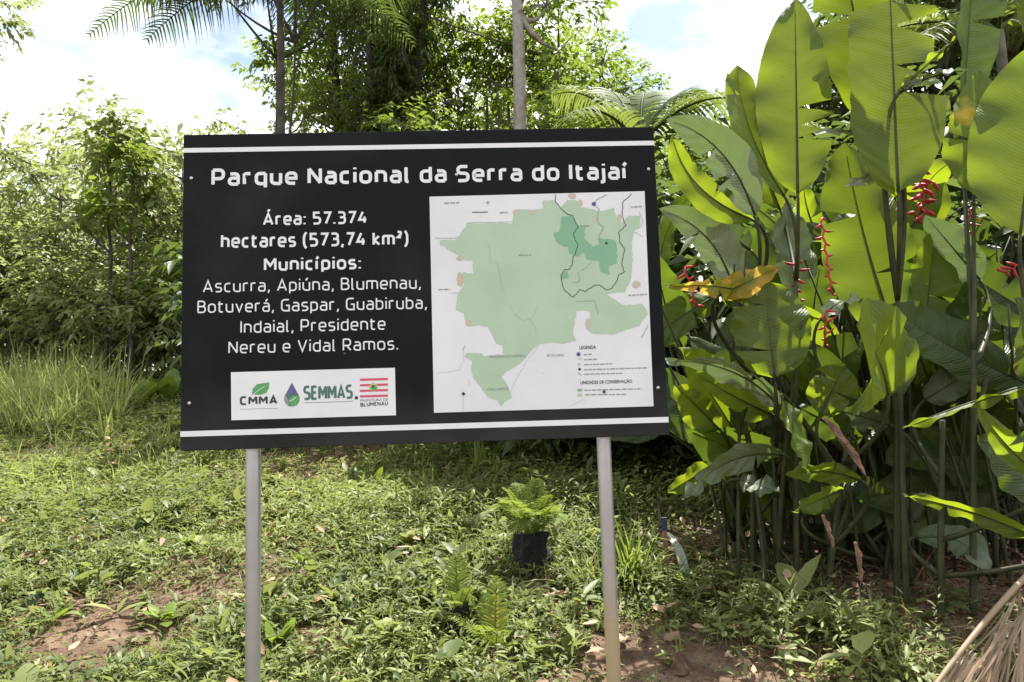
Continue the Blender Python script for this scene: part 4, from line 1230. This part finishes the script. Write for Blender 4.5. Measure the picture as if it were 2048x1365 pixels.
Fp, _ = shoot('heliconia with a drooping waxy glare-painted grey leaf closest to the right edge of the board', 1505, 1150, (1508, 600), [
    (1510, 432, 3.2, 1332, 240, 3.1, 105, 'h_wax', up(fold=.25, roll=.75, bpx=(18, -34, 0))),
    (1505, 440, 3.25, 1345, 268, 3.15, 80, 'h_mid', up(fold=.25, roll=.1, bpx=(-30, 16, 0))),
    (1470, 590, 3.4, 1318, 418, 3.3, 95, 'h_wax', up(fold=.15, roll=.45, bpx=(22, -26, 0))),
    (1500, 500, 3.5, 1405, 430, 3.5, 70, 'h_grey', up(fold=.2, roll=.5)),
])
Gp, _ = shoot('heliconia with a rounded leaf marked by a dark patch, under the dying yellow leaf', 1552, 1165, (1550, 800), [
    (1549, 755, 3.0, 1528, 566, 3.1, 165, 'h_mid', up(fold=.2, roll=.1, prof=(.42, .42))),
    (1535, 600, 3.15, 1334, 575, 2.95, 52, 'h_yellow', up(fold=.5, roll=.65, tears=((1, .4), (1, .6), (-1, .5), (-1, .7)), bpx=(0, -14, 0), label='dying yellow leaf with torn cream strips')),
    (1440, 590, 3.1, 1556, 536, 3.0, 66, 'h_yellow', up(fold=.3, roll=.2, tears=((-1, .5),), label='dying yellow and orange leaf')),
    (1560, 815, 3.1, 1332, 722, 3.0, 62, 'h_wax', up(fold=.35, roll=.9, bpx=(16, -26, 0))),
    (1545, 830, 3.2, 1390, 745, 3.1, 70, 'h_mid', up(fold=.25, roll=.3, bpx=(0, 5, 0))),
])
Hp, _ = shoot('heliconia with a bright lime leaf spread flat at mid height', 1650, 1195, (1700, 860), [
    (1776, 790, 2.92, 1712, 650, 2.62, 262, 'h_bright', up(fold=.14, roll=-.2, bpx=(10, -6, .05), tears=((1, .6), (-1, .5)), prof=(.36, .40), wav=.02)),
    (1640, 830, 3.1, 1690, 730, 3.1, 110, 'h_mid', up(fold=.2, roll=.1)),
    (1566, 800, 3.0, 1616, 948, 2.85, 58, 'h_bright', up(fold=.35, roll=.3)),
    (1722, 962, 3.0, 1574, 952, 2.85, 52, 'h_mid', up(fold=.35, roll=.75, bpx=(0, -14, 0))),
    (1682, 980, 3.05, 1586, 1024, 2.95, 50, 'h_bright', up(fold=.4, roll=.4)),
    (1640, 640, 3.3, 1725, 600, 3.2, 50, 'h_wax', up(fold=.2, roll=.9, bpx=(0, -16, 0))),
    (1700, 870, 3.2, 1600, 815, 3.1, 70, 'h_dark', up(fold=.2, roll=.3)),
])
Ip, _ = shoot('heliconia with long low leaves reaching into the shade at right', 1880, 1240, (1885, 840), [
    (2090, 1085, 2.75, 1808, 992, 2.8, 44, 'h_mid', up(fold=.45, roll=.7, bpx=(0, -12, 0))),
    (1830, 1075, 3.1, 1964, 1140, 2.9, 78, 'h_grey', up(fold=.1, roll=.3, bpx=(26, -22, 0), prof=(.6, .35))),
    (1850, 800, 3.3, 1955, 735, 3.2, 70, 'h_grey', up(fold=.2, roll=.5)),
    (2080, 950, 2.65, 1958, 815, 2.6, 60, 'h_bright', up(fold=.5, roll=.4, bpx=(-6, 8, 0), tears=((1, .5),), label='pale bright leaf fragment')),
    (1780, 850, 3.25, 1660, 815, 3.15, 56, 'h_grey', up(fold=.3, roll=.7)),
])
Jp, _ = shoot('low heliconia with a split grey leaf drooping to the left beside the board corner', 1470, 1130, (1460, 900), [
    (1566, 910, 3.1, 1368, 1000, 2.9, 74, 'h_grey', up(fold=.25, roll=.55, bpx=(-12, -30, 0), tears=((-1, .8), (1, .86)))),
    (1480, 960, 3.2, 1560, 985, 3.1, 60, 'h_grey', up(fold=.3, roll=.5)),
    (1440, 860, 3.3, 1350, 770, 3.2, 80, 'h_mid', up(fold=.2, roll=.2)),
    (1480, 870, 3.3, 1500, 770, 3.3, 70, 'h_dark', up(fold=.2, roll=-.3)),
    (1430, 930, 3.4, 1335, 985, 3.3, 52, 'h_mid', up(fold=.3, roll=.3)),
])
# red flowers hang from the shoots
def fl(root, x0, y0, x1, y1, Y, n, sz, seed):
    spike(root, P(x0, y0, Y), P(x1, y1, Y), int(n * 1.5), sz, seed)
fl(D, 1838, 340, 1850, 432, 3.45, 7, .085, 1); fl(D, 1862, 362, 1828, 436, 3.5, 6, .075, 2)
fl(D, 1942, 415, 1928, 505, 3.3, 8, .05, 3); fl(C_, 1642, 436, 1664, 590, 3.15, 9, .042, 4)
fl(A, 1594, 520, 1590, 630, 3.3, 8, .055, 5); fl(Fp, 1368, 535, 1392, 612, 3.15, 5, .05, 6)
fl(E_, 2040, 530, 2005, 546, 3.1, 4, .06, 7); fl(E_, 2040, 720, 2046, 790, 3.3, 6, .05, 8); fl(Hp, 1652, 620, 1650, 690, 3.2, 5, .045, 9)
# dry sheaths clinging to stems
for root, a, b, wpx in ((Hp, (1650, 836), (1738, 962), 26), (Hp, (1646, 1030), (1668, 1098), 14), (C_, (1712, 1085), (1722, 1170), 17)):
    g, _c = blade(P(*a, 2.95), P(*b, 2.95), wpx * 2.95 / F, fold=.9, roll=.5, wav=.004, seed=a[0], prof=(.7, .9))
    o = g.build('dry_sheath', [M['sheath'], M['sheath']], root)
    o['label'] = 'pinkish brown dry leaf sheath'

# the rest of the clump: shoots standing behind, then unseen ones at right added to shade the ground
nb = 0
back = []
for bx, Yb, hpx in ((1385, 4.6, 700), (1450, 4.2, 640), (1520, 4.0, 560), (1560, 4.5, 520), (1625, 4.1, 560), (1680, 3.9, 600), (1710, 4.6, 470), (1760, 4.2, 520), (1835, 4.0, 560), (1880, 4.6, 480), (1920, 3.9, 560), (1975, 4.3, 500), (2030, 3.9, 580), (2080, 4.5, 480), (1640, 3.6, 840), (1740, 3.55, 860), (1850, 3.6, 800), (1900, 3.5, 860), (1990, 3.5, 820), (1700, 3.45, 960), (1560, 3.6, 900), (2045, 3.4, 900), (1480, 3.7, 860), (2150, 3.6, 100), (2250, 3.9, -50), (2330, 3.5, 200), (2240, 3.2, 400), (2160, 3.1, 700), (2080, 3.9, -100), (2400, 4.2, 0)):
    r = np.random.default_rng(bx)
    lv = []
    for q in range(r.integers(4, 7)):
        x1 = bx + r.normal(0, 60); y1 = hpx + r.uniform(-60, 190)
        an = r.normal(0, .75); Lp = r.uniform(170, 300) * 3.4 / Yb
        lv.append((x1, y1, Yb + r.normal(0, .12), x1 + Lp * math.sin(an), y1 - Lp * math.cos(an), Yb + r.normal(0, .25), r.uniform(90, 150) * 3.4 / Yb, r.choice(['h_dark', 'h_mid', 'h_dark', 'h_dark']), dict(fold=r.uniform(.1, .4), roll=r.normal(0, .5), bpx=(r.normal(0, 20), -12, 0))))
    shoot('heliconia shoot at the shaded back of the clump, unseen right ones added for shade', bx, 0, (bx + r.normal(0, 12), hpx + 60), lv, 'shaded heliconia shoots at the back of the clump', Y=Yb, r0=.0125)
# bare canes, many thin stems between the leafy shoots
canes = []
for i in range(190):
    r = np.random.default_rng(900 + i)
    Yb = r.uniform(3.25, 4.6); bx = r.uniform(1430, 2090)
    x0 = P(bx, 900, Yb)[0]; z = float(gz(x0, Yb))
    root = thing('heliconia_cane', 'leafless heliconia cane standing among the stems of the clump', 'heliconia cane', (x0, Yb, z), 'bare heliconia canes inside the clump')
    H = r.uniform(.7, 1.5); ln = r.normal(0, .17, 2) * H
    q = np.array([x0, Yb, z])
    pts = bez(q - [0, 0, .05], q + [ln[0] * .3, ln[1] * .3, H * .5], q + [ln[0], ln[1], H], 8)
    Geo().add(*tube(pts, np.linspace(r.uniform(.006, .013), .004, 8), 8)).build('cane', M['darkstem'], root)

# ------------------------------------------------------------------ trees and shrubs
def limb(a, b, sag, n=7):
    a, b = np.array(a), np.array(b)
    return bez(a, (a + b) / 2 + np.array([0, 0, sag]), b, n)

def tree(name, label, cat, group, H, lobes, ntw, lpt, Lr, wr, lm, bm, r0, seed, tpl=KITE, twl=.35, droop=.3, stems=1, bush=False, up=.35, trunk=None, wob_=.012):
    """tree at the origin: trunk and limbs in one mesh, leaves on twigs through the crown"""
    r = np.random.default_rng(seed)
    root = thing(name, label, cat, (0, 0, 0), group)
    tg = Geo(); cg = Geo()
    tops = []
    for s in range(stems):
        an = r.random() * 6.28; sp = (.0 if stems == 1 else .22 * H / 3)
        tip = np.array([math.cos(an) * sp, math.sin(an) * sp, H]) if trunk is None else np.array(trunk)
        t = np.linspace(0, 1, 10)[:, None]
        pts = np.array([[0, 0, -.15]]) * (1 - t) + tip * t + np.concatenate([r.normal(0, wob_ * H, (10, 2)) * np.sin(t * 3.14), np.zeros((10, 1))], 1)
        tg.add(*tube(pts, np.linspace(r0, r0 * .35, 10) / (stems ** .4), 8)); tops.append(pts)
    tot = sum(l[3] * l[4] * l[5] for l in lobes)
    for l in lobes:
        c = np.array(l[:3]); rad = np.array(l[3:6])
        pts = tops[r.integers(len(tops))]
        k = int(np.clip(np.searchsorted(pts[:, 2], c[2] - rad[2] * .9 - .2), 2, 9))
        tg.add(*tube(limb(pts[k], c, -.05 * H * r.random()), np.linspace(r0 * .45, r0 * .12, 7), 6))
        n = max(8, int(ntw * l[3] * l[4] * l[5] / tot))
        d = rdir(n, 0, r)
        q = c + d * rad * (r.random((n, 1)) ** .45)
        nz_ = .5 + .5 * np.sin(q[:, 0] * 3.1 + seed) * np.sin(q[:, 1] * 2.7) * np.sin(q[:, 2] * 3.7 + 1)
        q = q[r.random(n) < .35 + nz_ * .9]; n = len(q)
        # a few bare branchlets
        for m in r.choice(n, min(n, 9), replace=False):
            tg.add(*tube(limb(c, q[m], .05, 5), np.linspace(r0 * .14, .004, 5), 5))
        td = nrm(nrm(q - c) + r.normal(0, .45, (n, 3)) + [0, 0, .15]); tl = twl * r.uniform(.5, 1.2, n)
        idx = np.repeat(np.arange(n), lpt); m = len(idx)
        f = np.tile(np.linspace(.05, 1, lpt), n)
        pos = q[idx] + td[idx] * (tl[idx] * (f - .5))[:, None]
        sd = nrm(np.cross(td, [0, 0, 1.0]))[idx] * np.tile((-1.0) ** np.arange(lpt), n)[:, None]
        ax = nrm(sd + td[idx] * .7 + r.normal(0, .3, (m, 3)) - [0, 0, .15])
        nv = nrm(np.array([0, 0, 1.0]) * (up + .6) + r.normal(0, .45, (m, 3)))
        L = r.uniform(*Lr, m); ti = np.clip(r.normal(.5, .16, n)[idx] + r.normal(0, .18, m), 0, 1.2)
        leaves(cg, tpl, pos, ax, nv, L, L * r.uniform(*wr, m), r.uniform(0, droop * 2, m), ti)
    TREE[root.name] = [tg.build('trunk', M[bm], root), cg.build('crown', M[lm], root)]
    return root

def lob(r, n, x, y, z0, z1, rr):
    return [(r.normal(0, x), r.normal(0, y), r.uniform(z0, z1), *(np.array([1, 1, .8]) * r.uniform(*rr))) for _ in range(n)]
def place(root, px, Y, rz=0, s=1.0, sz=None, first=False, label=None):
    x = P(px, 700, Y)[0]; loc = (x, Y, float(gz(x, Y)) - .05)
    if first:
        root.location = loc; root.rotation_euler = (0, 0, rz); root.scale = (s, s, sz or s)
        if label: root['label'] = label
        return root
    return dup(root, loc, rz, s, label, sz)

r = np.random.default_rng(3)
GL = 'leafy young trees massed at the left behind the grass'
LL = 'leafy green young tree in the mass behind the left grass'
yt = [tree('young_tree', LL, 'tree', GL, 3.7, lob(r, 13, .6, .5, .5, 4.2, (.5, .8)), 400, 8, (.08, .18), (.38, .5), 'shrub', 'bark', .045, 40 + i, tpl=LANCE if i == 0 else KITE, stems=2) for i in range(3)]
spots = [(10, 11.8, .84), (100, 11.6, .86), (200, 12, .90), (330, 11.9, .90), (365, 12.6, 1.0), (420, 12.2, .92), (60, 14, .98), (270, 14.4, 1.08), (420, 14.4, 1.05), (480, 13.6, 1.0), (-70, 12.8, .9), (560, 13.8, 1.0), (650, 14, 1.05)]
for i, (px, Y, s) in enumerate(spots):
    place(yt[i % 3], px, Y, i * 1.9, s, None, i < 3)
GF = 'pale green shrubs at the edge of the left lawn'
fs = [tree('leafy_shrub', 'pale green shrub at the edge of the left lawn', 'shrub', GF, 1.2, lob(r, 9, .45, .4, .25, 1.5, (.35, .55)), 420, 9, (.07, .13), (.36, .5), 'shrub', 'bark', .025, 70 + i, stems=3) for i in range(2)]
for i, (px, Y, s) in enumerate(((20, 11.2, 1.2), (140, 11.0, 1.1), (215, 10.7, .95), (300, 10.8, 1.1), (370, 10.6, 1.1), (90, 11.5, 1.3), (450, 10.8, 1.2), (-40, 11.4, 1.4), (260, 11.2, 1.3))):
    place(fs[i % 2], px, Y, i * 2.1, s, None, i < 2)
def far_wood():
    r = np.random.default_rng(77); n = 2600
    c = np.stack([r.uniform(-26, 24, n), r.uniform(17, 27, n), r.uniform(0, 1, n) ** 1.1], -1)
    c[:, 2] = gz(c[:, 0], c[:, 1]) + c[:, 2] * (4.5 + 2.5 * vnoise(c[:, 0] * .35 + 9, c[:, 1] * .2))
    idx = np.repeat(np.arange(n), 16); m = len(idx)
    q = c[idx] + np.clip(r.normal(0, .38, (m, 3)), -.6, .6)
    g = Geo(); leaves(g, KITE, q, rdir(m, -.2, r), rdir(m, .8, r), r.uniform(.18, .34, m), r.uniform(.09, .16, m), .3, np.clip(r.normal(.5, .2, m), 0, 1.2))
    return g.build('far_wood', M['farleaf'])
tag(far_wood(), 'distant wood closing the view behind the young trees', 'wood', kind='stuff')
sl1 = tree('slender_tree', 'slender young tree with thin dark trunk farther from the board, behind the left grass', 'tree', None, 3.3, [(0, 0, 3.1, .5, .4, .5), (.3, 0, 2.5, .4, .4, .35), (-.35, 0, 2.2, .4, .4, .3), (.1, .1, 3.5, .4, .4, .3)], 130, 8, (.09, .17), (.4, .5), 'shrub', 'darkbark', .032, 201, tpl=LANCE, wob_=.01)
place(sl1, 212, 10.0, 0.2, 1.04, None, True)
sl2 = tree('slender_tree', 'slender young tree with a forked thin dark trunk beside the left edge of the board', 'tree', None, 3.0, [(0, 0, 2.9, .45, .4, .45), (.6, 0, 1.6, .35, .3, .3), (.45, .1, 1.25, .4, .35, .3), (-.3, 0, 2.3, .35, .4, .3)], 130, 8, (.09, .16), (.4, .5), 'lightleaf', 'darkbark', .034, 202, tpl=LANCE, wob_=.008)
place(sl2, 258, 9.8, 0.4, 1.04, None, True)
GS = 'dense shrubs filling the space behind the board'
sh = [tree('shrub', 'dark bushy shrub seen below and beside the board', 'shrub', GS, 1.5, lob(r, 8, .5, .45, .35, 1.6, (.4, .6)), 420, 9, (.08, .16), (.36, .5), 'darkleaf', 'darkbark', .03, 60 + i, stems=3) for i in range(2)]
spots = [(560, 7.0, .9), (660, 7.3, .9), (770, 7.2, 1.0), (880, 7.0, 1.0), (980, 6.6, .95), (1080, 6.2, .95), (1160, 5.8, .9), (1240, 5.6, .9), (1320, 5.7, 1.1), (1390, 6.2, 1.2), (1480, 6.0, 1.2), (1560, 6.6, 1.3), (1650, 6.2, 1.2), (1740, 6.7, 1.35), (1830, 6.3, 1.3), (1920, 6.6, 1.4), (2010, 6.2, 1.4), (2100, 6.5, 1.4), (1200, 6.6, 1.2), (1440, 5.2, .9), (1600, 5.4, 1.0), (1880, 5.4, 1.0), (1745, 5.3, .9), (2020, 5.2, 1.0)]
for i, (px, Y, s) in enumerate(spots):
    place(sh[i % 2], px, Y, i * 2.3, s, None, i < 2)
GB = 'light green trees seen above the board'
lt = [tree('leafy_tree', 'light green leafy tree seen above the board', 'tree', GB, 5.2, lob(r, 10, .9, .8, 2.4, 6.0, (.5, .95)), 560, 9, (.09, .17), (.38, .5), 'lightleaf', 'bark', .06, 80 + i) for i in range(2)]
spots = [(930, 13, .96), (1010, 12.2, .9), (1110, 12.5, .92), (1160, 14, .92), (610, 13, .85), (690, 14, .86), (1235, 13.5, .72), (860, 14, 1.0), (1330, 12, .62), (1400, 13, .6), (955, 12, .82), (1110, 12.8, .88), (640, 11.5, .72), (700, 12, .74), (910, 12.4, .86), (1190, 12.4, .84), (1030, 13.2, 1.0), (1140, 12.2, .98), (990, 13.4, .98), (610, 13.6, .9)]
for i, (px, Y, s) in enumerate(spots):
    place(lt[i % 2], px, Y, i * 1.3, s, None, i < 2)
GD = 'dark vine hung trees above the middle of the board'
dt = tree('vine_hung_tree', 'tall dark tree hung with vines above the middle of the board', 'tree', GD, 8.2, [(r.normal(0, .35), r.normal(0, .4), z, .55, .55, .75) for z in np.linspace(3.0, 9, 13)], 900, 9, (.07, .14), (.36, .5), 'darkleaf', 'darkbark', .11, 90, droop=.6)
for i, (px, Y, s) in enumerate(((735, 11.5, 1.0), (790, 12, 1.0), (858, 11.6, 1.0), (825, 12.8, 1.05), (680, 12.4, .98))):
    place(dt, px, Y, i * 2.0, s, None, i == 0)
GR = 'dark trees closing the view at the right edge'
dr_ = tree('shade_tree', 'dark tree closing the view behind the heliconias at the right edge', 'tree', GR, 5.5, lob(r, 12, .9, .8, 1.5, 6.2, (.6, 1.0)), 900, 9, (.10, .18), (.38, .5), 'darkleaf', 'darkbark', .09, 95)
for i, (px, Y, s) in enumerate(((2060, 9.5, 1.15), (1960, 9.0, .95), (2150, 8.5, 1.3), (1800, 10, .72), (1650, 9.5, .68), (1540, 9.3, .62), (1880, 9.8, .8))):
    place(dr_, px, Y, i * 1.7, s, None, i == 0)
# tree whose branch end shows at the far left edge
t = tree('overhanging_tree', 'tree off the left edge with only its leafy branch ends in view', 'tree', None, 4.6, [(0, 0, 5.0, .9, .8, .55), (.35, .1, 5.6, .35, .4, .25), (.42, 0, 5.05, .3, .3, .25), (-.3, 0, 4.5, .8, .6, .5)], 260, 9, (.07, .13), (.4, .5), 'shrub', 'bark', .08, 97)
place(t, -105, 9.2, 0, 1.05, None, True)
# feathery tree with dark small leaves by the palm
t = tree('feathery_tree', 'forked tree with sparse feathery leaves beside the palm trunk', 'tree', None, 4.6, [(-1.0, .2, 5.9, .55, .5, .4), (-.55, 0, 6.5, .6, .5, .4), (-.2, .2, 5.8, .4, .5, .6), (.3, .1, 6.6, .7, .5, .4), (-.75, 0, 5.4, .3, .3, .25), (.9, .3, 6.1, .6, .5, .5), (1.1, .2, 5.2, .4, .4, .5)], 330, 11, (.07, .12), (.26, .34), 'darkleaf', 'darkbark', .055, 98, stems=3, droop=.5)
place(t, 548, 9.6, .0, .98, None, True)

# ------------------------------------------------------------------ palms and the pale trunk
def palm(label, px, Y, top_py, r0, fr, bm='bark', Lf=1.8, lab2=None, leafl=.55, m='palmleaf'):
    x = P(px, 700, Y)[0]; z = float(gz(x, Y)); p = np.array([x, Y, z])
    root = thing('palm_tree', label, 'palm', p)
    top = P(px, top_py, Y); top[0] = x
    k = 14
    pts = bez(p - [0, 0, .1], (p + top) / 2 + [.03, 0, 0], top, k)
    g = Geo().add(*tube(pts, np.linspace(r0 * 1.15, r0 * .85, k), 12)); g.build('trunk', M[bm], root)
    for az, el, L, dp in fr:
        q = frond_pts(top, az, el, L, dp, 22)
        g = Geo(); g.add(*tube(q, np.linspace(.018, .004, 22), 6), 0, .3)
        pinnate(g, q, int(30 * L / 1.8) + 8, leafl, .03, BLADE, .12, .5, .45, tint=(.2, .9))
        g.build('frond', M[m], root)
    return root
palm('palm with slim dark trunk and drooping fronds above the left half of the board', 561, 9.0, -70, .05,
     [(3.05, .25, 2.55, .52), (2.9, .05, 1.9, .4), (3.35, .0, 1.7, .35), (3.0, .5, 2.0, .6), (.1, .1, 1.6, .35), (5.2, .2, 1.7, .4), (.6, .3, 1.9, .6), (4.2, .2, 1.8, .5), (1.6, .5, 1.8, .5), (-.4, -.1, 1.5, .3)], 'darkbark', leafl=.62, m='darkleaf')
palm('short palm with arching fronds just above the top right corner of the board', 1300, 5.6, 290, .05,
     [(2.9, 1.05, 1.3, .5), (2.2, 1.25, 1.0, .4), (.3, 1.1, 1.25, .55), (1.2, 1.25, 1.2, .5), (-.3, .8, 1.3, .6), (3.8, .7, 1.0, .6)], 'bark', leafl=.42)
palm('palm whose fronds show between the tall heliconia leaves', 1490, 7.6, 330, .05,
     [(2.6, .9, 1.5, .5), (.7, 1.0, 1.5, .5), (1.6, 1.2, 1.5, .5), (3.6, .7, 1.3, .6), (5.5, .8, 1.3, .6)], 'bark', leafl=.42)
palm('palm in the top right corner behind the torn leaf', 2060, 6.5, 60, .05,
     [(2.9, .5, 1.5, .5), (3.5, .2, 1.5, .6), (2.2, .9, 1.5, .5), (4.3, .4, 1.4, .6), (.5, .7, 1.4, .5)], 'bark', leafl=.5)
def pale_bark():
    m, nt, N, L = mat('pale_bark')
    tc = N('ShaderNodeTexCoord')
    n = N('ShaderNodeTexNoise'); n.inputs['Scale'].default_value = 2.2; n.inputs['Detail'].default_value = 7
    L(tc.outputs['Object'], n.inputs['Vector'])
    r = N('ShaderNodeValToRGB'); r.color_ramp.elements[0].position = .56; r.color_ramp.elements[1].position = .62
    L(n.outputs['Fac'], r.inputs[0])
    n2 = N('ShaderNodeTexNoise'); n2.inputs['Scale'].default_value = 14; n2.inputs['Detail'].default_value = 7
    L(tc.outputs['Object'], n2.inputs['Vector'])
    g = mixc(nt, n2.outputs['Fac'], (.16, .15, .12), (.42, .40, .35))
    c = mixc(nt, r.outputs[0], g, (.22, .12, .08))
    d = N('ShaderNodeBsdfPrincipled'); d.inputs['Roughness'].default_value = .85; L(c, d.inputs['Base Color'])
    o = N('ShaderNodeOutputMaterial'); L(d.outputs[0], o.inputs[0])
    return m
M['palebark'] = pale_bark()
t = tree('pale_trunk_tree', 'tree with a straight pale trunk and reddish brown patch above the map', 'tree', None, 9.5, [(.45, .2, 5.4, .42, .35, .55), (.5, .2, 6.2, .45, .4, .5), (.6, .1, 4.7, .4, .35, .4), (0, .3, 9.4, .8, .8, .6), (-.5, .2, 6.4, .4, .4, .4)], 300, 9, (.08, .15), (.4, .5), 'lightleaf', 'palebark', .125, 99, wob_=.002)
place(t, 1055, 9.8, 0, .95, None, True)
